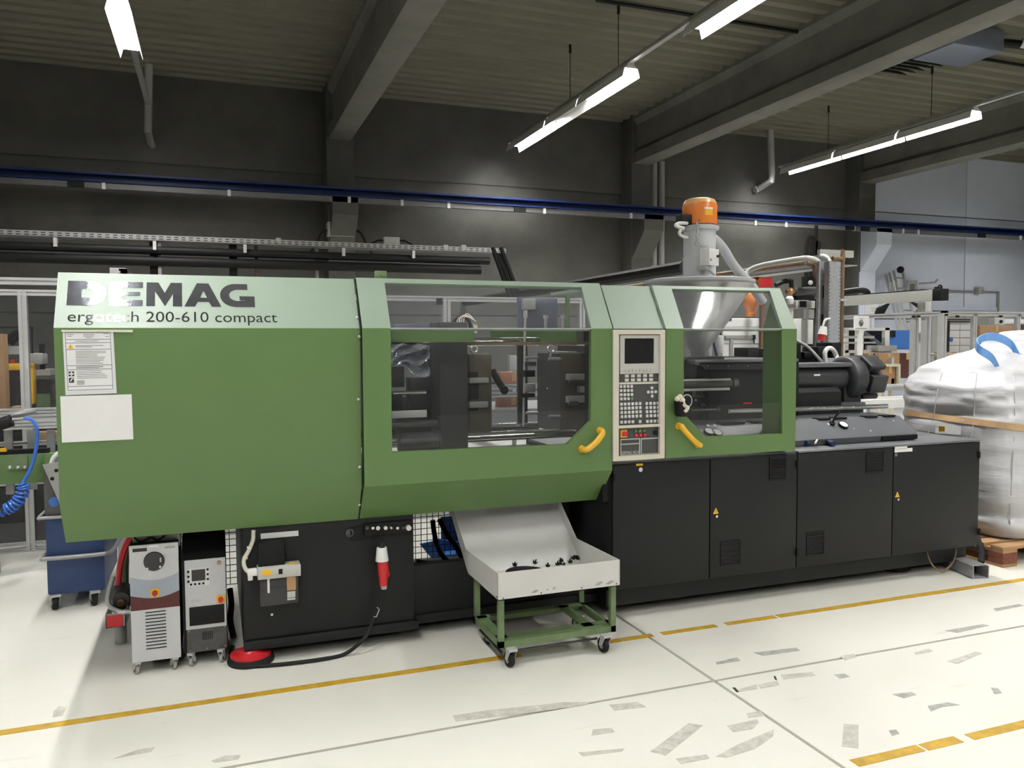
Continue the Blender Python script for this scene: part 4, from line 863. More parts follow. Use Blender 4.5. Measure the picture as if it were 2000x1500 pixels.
b = B(); b.box(-.07, -.0, .02, .09, -.085, -.056, .004, M); b.tube([M @ Vector((-.03, .03, -.08)), M @ Vector((.0, .02, -.1)), M @ Vector((.01, .0, -.13)), M @ Vector((-.03, .02, -.15))], .008, 8, 4); obj('box_gland', b, MATS['grey_plastic'], hp)
b = B(); b.tube([P(1380, 470, Y=4.85), P(1393, 466, Y=4.88), P(1412, 485, Y=4.95), P(1434, 520, Y=5.0), P(1466, 556, Y=5.05), P(1490, 590, Y=5.08)], .034, 14, 6); obj('suction_hose', b, MATS['grey_hose'], hp)
b = B(); b.tube([P(1342, 436, Y=4.75), P(1326, 436, Y=4.72), P(1320, 441, Y=4.7), P(1335, 446, Y=4.72)], .012, 8, 5); b.tube([P(1330, 445, Y=4.72), P(1327, 456, Y=4.71), P(1334, 462, Y=4.72), P(1342, 464, Y=4.75)], .011, 8, 5); obj('air_hose', b, MATS['white_plastic'], hp)
b = B(); p = P(1328, 428, Y=4.78); b.box(p.x-.01, HX-.08, 4.74, 4.82, p.z-.04, p.z+.03, .005); obj('sensor_block', b, MATS['black'], hp)
# mould halves
def mould(name, lab, r, Y, d, mt): 
    t = thing(name, lab, 'mould half', tuple(P((r[0]+r[2])/2, r[3], Y=Y)), 'mould halves'); b = B(); b.pb(*r, Y, d, .004); obj('mould_block', b, MATS[mt], t); return t
m1 = mould('mould_half', 'brownish steel mould half bolted to the moving platen', (916, 692, 961, 846), 4.50, .45, 'mould')
for r in ((917, 738, 955, 748), (917, 785, 954, 796)):
    b = B(); b.pb(*r, 4.47, .04, .003); obj('clamp_bar', b, MATS['alu_dull'], m1)
for r in ((918, 750, 935, 780), (917, 727, 934, 736), (917, 796, 934, 802)):
    b = B(); b.pb(*r, 4.492, .01); obj('recess', b, MATS['black'], m1)
b = B(); b.pb(858, 800, 960, 846, 4.496, .004); obj('rust_stain', b, MATS['redish'], m1) if False else b.bm.free()
def eye(t, u, v):
    p = P(u, v, Y=4.6); b = B(); b.tube([p+Vector((.021*math.cos(a), 0, .021*math.sin(a))) for a in [2*PI*i/16 for i in range(16)]], .008, 8, 1, True); b.cyl(p+Vector((0, 0, -.02)), p+Vector((0, 0, -.045)), .012); obj('lifting_eye', b, MATS['chrome'], t)
eye(m1, 926, 682)
b = B(); b.tube([P(962, 723, Y=4.55), P(966, 731, Y=4.54), P(975, 748, Y=4.52), P(985, 762, Y=4.50)], .02, 12, 5); b.ball(P(985, 762, Y=4.50), .026, seg=12); obj('water_hose', b, MATS['rubber'], m1)
for v in (726, 749): 
    b = B(); p = P(961, v, Y=4.56); b.cyl(p, p+Vector((.02, 0, 0)), .009); obj('hose_nipple', b, MATS['chrome'], m1)
m2 = mould('mould_half', 'polished steel mould half with guide pins on the fixed platen', (1095, 690, 1154, 844), 4.45, .37, 'mould')
def side(u, v): return P(u, v, X=XS)
XS = P(1095, 760, Y=4.45).x-.002
b = B(); p0, p1 = P(1095, 691, Y=4.45), P(1095, 843, Y=4.45); b.box(XS, XS+.003, 4.452, 4.818, p1.z+.002, p0.z-.002); obj('parting_face', b, MATS['steel_dark'], m2)
b = B(); b.box(XS-.004, XS+.12, 4.47, 4.80, p0.z, p0.z+.012); obj('top_plate', b, MATS['alu_dull'], m2)
eye(m2, 1076, 682)
for u0, u1, v in ((1050, 1028, 698), (1093, 1071, 701), (1050, 1028, 806), (1093, 1071, 813)):
    b = B(); p = side(u0, v); q = P(u1, v, Y=p.y); b.cyl((XS+.01, p.y, p.z), (q.x, p.y, p.z), .0105); obj('guide_pin', b, MATS['chrome'], m2)
for u0, v0, u1, v1, mt in ((1044, 723, 1026, 736, 'black'), (1045, 749, 1030, 766, 'alu_dull'), (1044, 768, 1020, 776, 'black'), (1046, 706, 1030, 715, 'steel_dark')):
    b = B(); p, q = side(u0, v0), side(u0, v1); x = P(u1, v0, Y=p.y).x; b.box(x, XS+.005, p.y, p.y+.05, q.z, p.z, .003); obj('side_core_block', b, MATS[mt], m2)
b = B(); b.ball(side(1069, 759), .006, seg=8); obj('bolt', b, MATS['chrome'], m2)
for u in (1058, 1072, 1081, 1091):
    b = B(); p = side(u, 843); b.cyl(p, p+Vector((0, 0, -.02)), .012, seg=10); obj('water_nipple', b, MATS['black'], m2)
# papers on the cover
YK = 4.013
ds = thing('document_sleeve', 'clear sleeve with a printed operating sheet hung on the green cover', 'document', tuple(P(175, 767, Y=YK)))
def quad(pts, Y, th=.002):
    b = B(); b.plate([(P(u, v, Y=Y).x, P(u, v, Y=Y).z) for u, v in pts], [], flat(Y), (0, th, 0)); return b
obj('sleeve', quad([(122, 648), (221, 645), (228, 768), (128, 772)], YK-.002), MATS['paper_sleeve'], ds)
obj('hanger_strip', quad([(120, 644), (259, 644), (259, 649), (120, 648)], YK-.006, .006), MATS['beige'], ds)
sh = obj('printed_sheet', quad([(125.5, 650), (217, 649.5), (222, 762), (131, 765)], YK-.003, .001), MATS['paper'], ds)
def sheet(a, c): return (125.5+91.5*a+5.5*c, 650.2+113.5*c-(.8+1.9*c)*a)
b = B()
def line(a0, c0, a1, c1, wd=.006):
    q = [sheet(a0, c0-wd), sheet(a1, c1-wd), sheet(a1, c1+wd), sheet(a0, c0+wd)]; b.face([Vector(P(u, v, Y=YK-.0035)) for u, v in q])
for c in (.0, .115, .175, .29, .565, .635, .925, .99): line(.02, c, .98, c, .0045)
for a in (.02, .98):
    q = [sheet(a-.006, 0), sheet(a+.006, 0), sheet(a+.006, .99), sheet(a-.006, .99)]; b.face([Vector(P(u, v, Y=YK-.0035)) for u, v in q])
obj('ruled_frame', b, MATS['hose_blue'] if False else MATS['ink'], sh)
b = B(); rr = random.Random(2)
for a, c, L in ((.05, .03, .15), (.06, .06, .1), (.4, .03, .24), (.4, .06, .24), (.45, .085, .14), (.83, .02, .12), (.87, .07, .08), (.22, .145, .5), (.22, .225, .6), (.22, .245, .35)): line(a, c, a+L, c, .0035)
for c in [.325+.026*i for i in range(9)]+[.585, .60, .615]+[.665+.03*i for i in range(5)]: line(.22, c, .22+rr.uniform(.45, .66), c, .0032)
for c in (.83, .845, .86, .875, .89): line(.22, c, .38, c, .003)
obj('text_lines', b, MATS['ink_black'], sh, 'stuff')
b = B(); b.face([Vector(P(*sheet(a, c), Y=YK-.0038)) for a, c in ((.05, .275), (.19, .275), (.12, .195))]); obj('warning_triangle', b, MATS['yellow'], sh)
b = B(); b.face([Vector(P(*sheet(a, c), Y=YK-.0042)) for a, c in ((.115, .262), (.125, .262), (.125, .225), (.115, .225))]); obj('warning_mark', b, MATS['ink_black'], sh)
b = B(); b.face([Vector(P(*sheet(a, c), Y=YK-.0038)) for a, c in ((.05, .75), (.17, .75), (.17, .665), (.05, .665))]); b.face([Vector(P(*sheet(a, c), Y=YK-.0038)) for a, c in ((.05, .86), (.16, .86), (.16, .775), (.05, .775))]); obj('first_aid_sign', b, MATS['ink_black'], sh)
b = B()
for r in ((.095, .67, .125, .745), (.06, .695, .16, .72)): b.face([Vector(P(*sheet(a, c), Y=YK-.0042)) for a, c in ((r[0], r[3]), (r[2], r[3]), (r[2], r[1]), (r[0], r[1]))])
b.face([Vector(P(*sheet(a, c), Y=YK-.0042)) for a, c in ((.07, .84), (.09, .84), (.13, .80), (.15, .80), (.15, .785), (.10, .79))]); obj('white_cross', b, MATS['paper'], sh)
ws = obj('blank_sheet', quad([(117.5, 774), (257, 770), (260.5, 858), (121, 864.5)], YK-.004), MATS['paper']); tag(ws, 'blank white sheet on the green cover below the printed one', 'paper')
# pen cup with rags on the injection guard
cup = thing('pen_cup', 'black holder fixed beside the right window with a rag in it', 'holder', tuple(P(1330, 813, Y=3.95)))
p0, p1 = P(1331, 776, Y=3.945), P(1333, 813, Y=3.945)
b = B(); b.lathe([(.030, 0), (.038, .012), (.042, .085), (.040, .085), (.036, .015)], (p0.x, 3.945, p1.z), seg=20); obj('cup_body', b, MATS['black'], cup)
b = B(); p = P(1342, 783, Y=3.94); b.tube([p+Vector((.032*math.cos(a), 0, .036*math.sin(a))) for a in [2*PI*i/16 for i in range(16)]], .003, 6, 1, True); obj('wire_ring', b, MATS['alu'], cup)
b = B(); rr = random.Random(3); pts = [P(1323, 779, Y=3.93), P(1328, 775, Y=3.93), P(1333, 782, Y=3.92), P(1338, 792, Y=3.905), P(1342, 797, Y=3.90), P(1339, 806, Y=3.90)]
for k in range(3): b.tube([q+Vector((rr.uniform(-.008, .008), rr.uniform(-.006, .006), rr.uniform(-.006, .006))) for q in pts], .010-.002*k, 8, 5)
for q in pts[:3]: b.ball(q, .017, (1, .8, .9), 10)
tag(obj('rag', b, MATS['cloth']), 'crumpled pale cleaning rag hanging out of the black holder', 'rag')
# ---------------------------------------------------------------- tray trolley
XT0, XT1, YT0, YT1 = 1.273, 1.938, 3.63, 4.06
tc = thing('tray_trolley', 'white sheet metal tray on a worn green trolley frame below the chute', 'trolley', ((XT0+XT1)/2, 3.85, 0))
tz0, tz1 = .345, .48
zf, zb2 = tz0+.012, tz0
b = B()
b.box(XT0, XT1, YT0, YT0+.004, tz0, tz1)
p = P(910, 1073, X=XT0); bk = p.y; bkz = p.z
e = P(883, 1014, X=XT0); lo = P(918, 1129, X=XT0)
CF = 4.10                                          # foot of the chute
prof = [(YT0, tz0), (YT0, tz1), (bk, bkz), (e.y, .67), (e.y+.10, .67), (CF+.04, tz0+.02), (CF+.01, tz0)]
b.prism(prof, XT0, XT0+.004, 'x')
b.prism(prof, XT1-.004, XT1, 'x')
b.box(XT0, XT1, YT0, CF+.01, tz0, tz0+.004)
tray = obj('tray', b, MATS['white_paint'], tc)
b = B(); b.prism([(CF, tz0+.004), (e.y+.085, .67), (e.y+.088, .672), (CF+.005, tz0+.002)], XT0+.004, XT1-.004, 'x'); obj('chute_plate', b, MATS['white_paint'], tc)
for u, v in ((983, 1168), (1057, 1158), (1136, 1148), (1204, 1140), (971, 1166)):
    b = B(); b.ball(P(u, v, Y=YT0), .004, seg=8); obj('screw', b, MATS['steel_dark'], tray)
for r in ((1036, 1153, 1052, 1156), (1066, 1150, 1072, 1152), (1078, 1146, 1086, 1150), (1160, 1137, 1178, 1141), (1182, 1135, 1200, 1139)): 
    b = B(); x0, z1_ = F(r[0], r[1], YT0); x1, z0_ = F(r[2], r[3], YT0); b.plate([(x0, z0_), ((x0+x1)/2, z0_-.003), (x1, (z0_+z1_)/2), (x1-.01, z1_), ((x0+x1)/2, z1_-.002)], [], flat(YT0-.0006), (0, .0004, 0)); obj('scuff_mark', b, MATS['residue_dark'], tray)
b = B(); s = .028
YR = 4.03
for x in (XT0+.012, XT1-.012-s):
    for y in (YT0+.02, YR): b.box(x, x+s, y, y+s, .10, tz0)
b.box(XT0+.012, XT1-.012, YT0+.02, YT0+.02+s, .10, .132); b.box(XT0+.012, XT1-.012, YR, YR+s, .10, .132)
for x in (XT0+.012, XT1-.012-s): b.box(x, x+s, YT0+.02, YR+s, .10, .132)
obj('trolley_frame', b, MATS['green_cart'], tc)
b = B(); b.box(XT0+.02, XT1-.02, YT0+.05, YT0+.10, .132, .138); b.box(XT0+.02, XT1-.02, YR-.04, YR, .132, .138); b.box(XT0+.02, XT0+.07, YT0+.05, YR, .132, .138); b.box(XT1-.18, XT1-.12, YT0+.05, YR, .132, .138); b.box(XT1-.04, XT1-.02, YT0+.05, YR, .132, .138); obj('shelf_strips', b, MATS['green_cart'], tc)
def caster(t, x, y, r=.037, wd=.022, ang=0, mt='rubber', top=.1, hub='steel'):
    M = Matrix.Translation((x, y, 0)) @ Matrix.Rotation(ang, 4, 'Z')
    b = B(); b.lathe([(r*.55, -wd/2), (r*.9, -wd/2), (r, -wd*.3), (r, wd*.3), (r*.9, wd/2), (r*.55, wd/2)], M @ Vector((0, r*.6, r)), M.to_3x3() @ Vector((1, 0, 0)), 20); wv = obj('caster_wheel', b, MATS[mt], t)
    b = B(); b.cyl(M @ Vector((-wd*.55, r*.6, r)), M @ Vector((wd*.55, r*.6, r)), r*.5); obj('wheel_hub', b, MATS[hub], wv)
    b = B()
    for sx_ in (-1, 1): b.prism([(-r*.5, top-.01), (r*.5, top-.01), (r*.85, r), (r*.35, r*.8)], sx_*wd*.75-.0015, sx_*wd*.75+.0015, 'x')
    b.box(-wd*.9, wd*.9, -r*.5, r*.5, top-.012, top); b.xf(M); obj('caster_fork', b, MATS['alu'], t)
for x in (XT0+.07, XT1-.08):
    for y in (YT0+.0, YR-.08): caster(tc, x, y, .040, .026, .1)
b = B(); b.cyl((XT0+.09, YT0+.06, .062), (XT1-.1, YT0+.06, .062), .006); b.box(XT0+.03, XT0+.045, YT0+.06, YR, .055, .065); obj('brake_bar', b, MATS['steel_dark'], tc)
# black moulded parts lying in the tray
def star(name='moulded_part'):
    b = B(); b.lathe([(.012, 0), (.013, .004), (.005, .006), (.0035, .022), (.002, .023)], (0, 0, 0), seg=10)
    for k in range(5):
        a = 2*PI*k/5; b.cyl((.006*math.cos(a), .006*math.sin(a), .004), (.016*math.cos(a), .016*math.sin(a), .012), .003, .0015, 6)
    return obj(name, b, MATS['black'])
def chute(u, v):
    a = Vector((0, CF, tz0+.004)); c = Vector((0, e.y+.085, .67)); t = (c-a).normalized(); n = Vector((0, -t.z, t.y)); d = RT*((u-1000)/FOC) - UP*((v-750)/FOC) + FW; o = Vector((0, 0, CH)); q = o+d*((a-o).dot(n)/d.dot(n)); return q+n*.001
st0 = None
labs = ['leftmost black star-shaped part in the tray, standing above the round disc', 'single black star part standing between the disc and the heap', 'black star part at the left of the heap', 'black star part lying tilted in the heap', 'black star part at the lower edge of the heap', 'black star part behind the heap, highest of its cluster',
        'black star part just right of the heap', 'black star part between the heap and the right side panel, farthest back', 'black star part second from the right side panel', 'black star part closest to the right side panel', 'small dark part fallen flat at the foot of the chute', 'dark part half hidden by the front edge right of the disc']
for i, (u, v) in enumerate(((1005, 1104), (1044, 1099.5), (1089, 1103.5), (1095, 1103), (1103, 1103), (1096.5, 1096), (1113.5, 1099), (1118, 1092), (1128.5, 1093), (1139, 1095.5), (1126, 1089), (1070, 1106.5))):
    q = P(u, v, Z=tz0+.0046)
    if q.y > CF-.012: q = chute(u, v)
    o = star() if st0 is None else dup(st0); st0 = st0 or o; o.location = q; o.rotation_euler = (1.2 if i in (3, 4, 10) else .45 if q.z > tz0+.01 else 0, 0, i*1.1); tag(o, labs[i], 'moulded part', 'black star-shaped moulded parts')
b = B(); q = P(1010, 1104.5, Z=tz0+.018); b.lathe([(.095, 0), (.105, .002), (.108, .014), (.102, .014), (.097, .005), (.02, .006)], (q.x, min(q.y, CF-.005)-.108, tz0+.0045), seg=32); tag(obj('disc', b, MATS['black']), 'flat round black dish lying in the white tray', 'dish')
# ---------------------------------------------------------------- temperature controllers
def uvw(X0, X1, Y, Z0, Z1): return lambda a, c: (X0+(X1-X0)*a, Y, Z0+(Z1-Z0)*c)
YC1 = 4.2
t1 = thing('temperature_controller', 'light grey temperature control unit with a maroon band and louvred front', 'temperature controller', tuple(P(305, 1290, Y=4.4)))
xa, xb = P(255, 1180, Y=YC1).x, P(351, 1180, Y=YC1).x; z0, z1 = .063, P(300, 1063, Y=YC1).z
b = B(); b.box(xa, xb, YC1+.004, 4.62, z0, z1-.003, .003); obj('cabinet', b, MATS['black'], t1)
fn = uvw(xa, xb, YC1, z0, z1)
def strip(lo, hi, n=12):
    return [(i/n, lo(i/n)) for i in range(n+1)]+[(i/n, hi(i/n)) for i in range(n, -1, -1)]
c1 = lambda a: .735-.06*math.sin(PI*min(1, a*.85)) + .035*a
c2 = lambda a: .575-.055*math.sin(PI*min(1, a*.85)) + .035*a
sl = lambda c: (lambda a: c+.0*a)
for nm, mt, lo, hi in (('lower_panel', 'ctrl_grey', sl(0), sl(.445)), ('maroon_band', 'maroon', sl(.445), c2), ('blue_panel', 'ctrl_blue', c2, c1), ('upper_panel', 'ctrl_grey', c1, sl(1))):
    b = B(); b.plate(strip(lo, hi), [], fn, (0, .01, 0)); o = obj(nm, b, MATS[mt], t1)
    if nm == 'lower_panel': lowp = o
    if nm == 'blue_panel': blp = o
    if nm == 'upper_panel': upp = o
for k in range(12):
    c = .42-.0285*k; b = B(); p, q = Vector(fn(.29, c)), Vector(fn(.71, c)); b.box(p.x, q.x, YC1-.002, YC1+.002, p.z-.0022, p.z+.0022); obj('louvre_slot', b, MATS['black'], lowp)
b = B(); p = Vector(fn(.5, .855)); b.lathe([(.046, 0), (.047, .004), (.044, .007)], (p.x, YC1, p.z), (0, -1, 0), 32); dl = obj('display_dial', b, MATS['black_gloss'], upp)
for a, c in ((.36, .80), (.62, .805)): b = B(); q = Vector(fn(a, c)); b.cyl((q.x, YC1, q.z), (q.x, YC1-.009, q.z), .005, seg=10); obj('dial_button', b, MATS['white_plastic'], dl)
b = B(); q = Vector(fn(.63, .865)); b.box(q.x-.003, q.x+.004, YC1-.009, YC1, q.z-.010, q.z+.010); obj('dial_digits', b, MATS['residue'], dl)
b = B(); p, q = Vector(fn(.07, .955)), Vector(fn(.36, .975)); b.box(p.x, q.x, YC1-.0012, YC1, p.z-.005, q.z); obj('maker_label', b, MATS['ink_black'], upp)
b = B(); p, q = Vector(fn(.72, .955)), Vector(fn(.93, .972)); b.box(p.x, q.x, YC1-.0012, YC1, p.z, q.z); obj('model_label', b, MATS['grey_plastic'], upp)
b = B(); p, q = Vector(fn(.4, .975)), Vector(fn(.6, .992)); b.box(p.x, q.x, YC1-.0012, YC1, p.z, q.z); obj('white_label', b, MATS['paper'], upp)
def mswitch(t, c, Y, knob):
    b = B(); b.box(c.x-.020, c.x+.020, Y-.005, Y, c.z-.020, c.z+.020, .002); s_ = obj('switch_plate', b, MATS['yellow'], t)
    b = B(); b.cyl((c.x, Y-.005, c.z), (c.x, Y-.016, c.z), .013); b.box(c.x-.004, c.x+.004, Y-.022, Y-.014, c.z-.013, c.z+.013); obj('main_switch', b, MATS[knob], s_)
mswitch(blp, Vector(fn(.5, .585)), YC1, 'dust_red')
for x in (xa+.02, xb-.03):
    for y in (4.23, 4.52): caster(t1, x, y-.02, .024, .016, .5 if y < 4.3 else 0, 'grey_plastic', .064, 'black')
# grey unit on top
b = B(); b.pb(258, 1040, 352, 1066, 4.28, .3, .004); obj('lid_box', b, MATS['grey_plastic'], t1)
b = B(); b.tube([P(262, 1050, Y=4.27), P(275, 1058, Y=4.26), P(295, 1050, Y=4.26), P(308, 1055, Y=4.26), P(322, 1046, Y=4.27)], .005, 6, 5); obj('loose_cable', b, MATS['black'], t1)
YC2 = 4.22
t2 = thing('temperature_controller', 'narrow grey temperature controller with black hood and black grille', 'temperature controller', tuple(P(403, 1285, Y=4.4)))
xa, xb = P(362, 1180, Y=YC2).x, P(442, 1180, Y=YC2).x; z0, z1 = .068, P(400, 1092, Y=YC2).z; zm = P(400, 1227, Y=YC2).z
b = B(); b.prism([(YC2+.006, z0), (YC2+.006, z1), (YC2+.13, z1+.085), (4.62, z1+.085), (4.62, z0)], xa-.012, xb+.004, 'x'); hood = obj('cabinet', b, MATS['black'], t2)
b = B(); b.box(xa, xb, YC2, YC2+.008, zm, z1, .002); fp = obj('front_panel', b, MATS['ctrl_grey'], t2)
b = B(); b.box(xa+.003, xb, YC2+.002, YC2+.01, z0, zm-.002, .002); lp2 = obj('lower_cover', b, MATS['steel_dark'], t2)
fn = uvw(xa, xb, YC2, zm, z1)
b = B(); p, q = Vector(fn(.10, .66)), Vector(fn(.60, .88)); b.box(p.x, q.x, YC2-.002, YC2, p.z-.012, q.z); fr = obj('keypad_plate', b, MATS['white_plastic'], fp)
b = B(); p, q = Vector(fn(.20, .70)), Vector(fn(.50, .86)); b.box(p.x-.006, q.x, YC2-.004, YC2-.001, p.z, q.z); obj('screen', b, MATS['black_gloss'], fr)
for a, c in [(.09+0*i, .84-.07*i) for i in range(3)]+[(.56, .85-.07*i) for i in range(3)]+[(.15+.1*i, .655) for i in range(4)]:
    b = B(); q = Vector(fn(a, c)); b.box(q.x-.005, q.x+.005, YC2-.004, YC2-.001, q.z-.005, q.z+.005); obj('key', b, MATS['black'], fr)
b = B(); q = Vector(fn(.85, .93)); b.lathe([(.011, 0), (.011, .003), (.008, .004)], (q.x, YC2, q.z), (0, -1, 0), 16); obj('round_badge', b, MATS['brass'], fp)
mswitch(fp, Vector(fn(.865, .40)), YC2, 'red')
text('TECNO', flat(YC2), fn(.12, 0)[0], fn(.38, 0)[0], fn(0, .40)[2], 'grey_plastic', fp, size_z=.014)
b = B(); p, q = Vector(fn(.09, .055)), Vector(fn(.95, .325)); b.box(p.x, q.x, YC2-.003, YC2+.001, p.z, q.z, .002); obj('black_grille', b, MATS['black'], fp)
for a, c in ((.07, .94), (.95, .97), (.08, .08), (.95, .12), (.5, .12)):
    b = B(); b.ball((xa+(xb-xa)*a, YC2+.001, z0+(zm-z0)*c), .0035, seg=8); obj('screw', b, MATS['chrome'], lp2)
for i in range(6): 
    b = B(); x = xa+(xb-xa)*(.40+.045*i); b.box(x, x+.004, YC2-.001, YC2+.003, z0+(zm-z0)*.5, z0+(zm-z0)*.85); obj('slot', b, MATS['black'], lp2)
for x in (xa+.02, xb-.03):
    for y in (4.24, 4.52): caster(t2, x, y-.02, .024, .016, -.5 if y < 4.3 else 0, 'grey_plastic', .07, 'black')
# hoses and fittings beside the units
def hose(name, lab, pts, r, mt, cat='hose', group=None): 
    b = B(); b.tube(pts, r, 10, 6); return tag(obj(name, b, MATS[mt]), lab, cat, group)
hose('hose', 'red water hose running down the left side of the louvred controller', [P(262, 1040, Y=4.7), P(247, 1065, Y=4.7), P(236, 1100, Y=4.7), P(231, 1145, Y=4.7)], .017, 'red')
hose('hose', 'dark green hose hanging behind the louvred controller', [P(262, 1050, Y=4.8), P(246, 1080, Y=4.8), P(243, 1130, Y=4.8), P(245, 1160, Y=4.8)], .022, 'green_cart')
pu = thing('pump', 'round steel pump head beside the louvred controller', 'pump', tuple(P(235, 1190, Y=4.7)))
p = P(236, 1172, Y=4.62); b = B(); b.lathe([(.065, 0), (.07, .02), (.06, .08), (.04, .1)], p+Vector((0, .1, 0)), (0, -1, 0), 24); obj('pump_body', b, MATS['steel_dark'], pu)
b = B(); b.cyl(p+Vector((0, -.02, -.01)), p+Vector((0, .02, -.01)), .02); b.cyl(P(230, 1150, Y=4.66), P(230, 1168, Y=4.64), .014); b.cyl(P(239, 1150, Y=4.66), P(239, 1168, Y=4.64), .012); obj('fitting', b, MATS['brass'], pu)
b = B(); b.tube([P(221, 1127, Y=4.62), P(214, 1150, Y=4.6), P(210, 1172, Y=4.58), P(216, 1186, Y=4.56), P(235, 1195, Y=4.5), P(255, 1195, Y=4.5)], .012, 10, 6); obj('grey_pipe', b, MATS['alu'], pu)
rbx = thing('red_box', 'open grey steel tray with a red front on the floor behind the controllers', 'box', tuple(P(227, 1222, Y=4.55)))
b = B(); p0, p1 = P(206, 1200, Y=4.50), P(246, 1223, Y=4.50); b.box(p0.x, p1.x, 4.50, 4.72, p1.z, p1.z+.003); b.box(p0.x, p0.x+.004, 4.5, 4.72, p1.z, p0.z); b.box(p1.x-.004, p1.x, 4.5, 4.72, p1.z, p0.z); b.box(p0.x, p1.x, 4.5, 4.503, p1.z, p0.z); b.cyl(((p0.x+p1.x)/2, 4.7, 0), ((p0.x+p1.x)/2, 4.7, p1.z), .03); obj('box_shell', b, MATS['alu_dull'], rbx)
b = B(); b.box(p0.x+.005, p1.x-.012, 4.496, 4.50, p1.z+.004, p0.z-.01); obj('front_plate', b, MATS['red'], rbx)
hose('hose', 'black hose between the two controllers and the base', [P(449, 1150, Y=4.6), P(452, 1180, Y=4.55), P(450, 1210, Y=4.5), P(456, 1245, Y=4.5)], .016, 'black')
# hanging red plug and its cable
pg = thing('power_plug', 'red industrial plug with white collar hanging in front of the left base', 'plug', tuple(P(748, 1100, Y=4.1)))
YQ = 4.08
def pt(u, v): return P(u, v, Y=YQ)
b = B(); b.tube([pt(746, 1040), pt(744, 1052), pt(746, 1062)], .007, 8, 4); obj('hanging_cable', b, MATS['black'], pg)
def seg(name, mt, u0, v0, u1, v1, r0, r1): b = B(); b.cyl(pt(u0, v0), pt(u1, v1), r0, r1, 18); return obj(name, b, MATS[mt], pg)
seg('gland', 'rubber', 746, 1058, 746, 1069, .012, .016); seg('collar', 'white_plastic', 745.5, 1069, 746.5, 1095, .026, .034); seg('plug_body', 'red', 747, 1094, 749, 1116, .028, .028); seg('socket_body', 'red', 748.5, 1116, 749, 1143, .026, .020); seg('cable_gland', 'grey_plastic', 749.5, 1142, 750, 1150, .018, .015)
b = B(); p = pt(754.5, 1122); b.ball(p, .019, (1, .8, 1.2), 12); obj('plug_lid', b, MATS['red'], pg)
b = B(); fl_ = lambda u, v: P(u, v, Z=.012); b.tube([pt(750, 1150), pt(747, 1170), P(738, 1190, Y=4.1), P(728, 1212, Y=4.1), P(718, 1238, Y=4.09), P(700, 1258, Y=4.07), fl_(672, 1278), fl_(630, 1287), fl_(570, 1295), fl_(520, 1299.5), fl_(480, 1300), fl_(458, 1292), fl_(450, 1275), P(455, 1262, Z=.03)], .0095, 10, 6); obj('cable', b, MATS['rubber'], pg)
b = B(); b.tube([P(736, 1186, Y=4.09), P(741, 1190, Y=4.09), P(735, 1205, Y=4.09), P(730, 1204, Y=4.09)], .003, 6, 1); obj('cable_clip', b, MATS['chrome'], pg)
# blue folded sheet trolley part behind the mesh
bt = thing('blue_cart', 'blue steel cart standing behind the wire mesh under the machine', 'cart', tuple(P(880, 1090, Y=5.6)))
b = B(); b.pb(862, 1010, 960, 1088, 5.75, .02); b.prism([(5.5, .28), (5.75, .40), (5.75, .5), (5.5, .45)], P(822, 1065, Y=5.6).x, P(965, 1065, Y=5.6).x, 'x') if False else None
obj('side_plate', b, MATS['blue_bin'], bt)
b = B(); b.plate([F(820, 1063, 5.6), F(862, 1054, 5.6), F(905, 1060, 5.6), F(905, 1098, 5.6), F(850, 1099, 5.6)], [], flat(5.6), (0, .02, 0)); b.pb(866, 1084, 930, 1094, 5.5, .3, .004); obj('tilted_plate', b, MATS['blue'], bt)
b = B(); p = P(850, 1100, Y=5.6); b.box(p.x, p.x+.04, 5.55, 5.6, 0, p.z); b.box(p.x+.5, p.x+.54, 5.55, 5.6, 0, p.z+.1); obj('cart_leg', b, MATS['blue_bin'], bt)
for k, pts in enumerate(([(845, 1016), (848, 1040), (855, 1068), (868, 1090), (885, 1102), (905, 1107)], [(858, 1014), (872, 1042), (888, 1064), (900, 1085), (906, 1100)], [(812, 1096), (840, 1101), (870, 1104), (905, 1106)])):
    hose('hose', ['black hose curving down in front of the wire mesh', 'black hose close to the white chute side', 'black hose lying level across the foot of the wire mesh'][k], [P(u, v, Y=5.1-.1*k) for u, v in pts], .017, 'black', group='black hoses under the machine')
# tools on the right base
gl = thing('blow_gun', 'dark blue air gun wrapped with white cord on the right cabinet top', 'air gun', tuple(P(1600, 862, Z=ZT)))
g_ = lambda u, v, h: P(u, v, Z=ZT+h)
b = B(); b.tube([g_(1572, 866, .02), g_(1585, 862, .022), g_(1598, 860, .022)], .02, 10, 4); b.tube([g_(1594, 860, .022), g_(1612, 862, .02), g_(1628, 867, .018)], .017, 10, 4); obj('gun_body', b, MATS['glove'], gl)
b = B(); b.tube([g_(1576, 860, .03), g_(1585, 855, .04), g_(1596, 857, .04), g_(1592, 866, .03)], .006, 8, 4); b.tube([g_(1561, 861, .006), g_(1574, 859, .008), g_(1588, 856, .03), g_(1604, 857, .01), g_(1622, 860, .006), g_(1645, 859, .005)], .003, 6, 5); obj('white_cord', b, MATS['white_plastic'], gl)
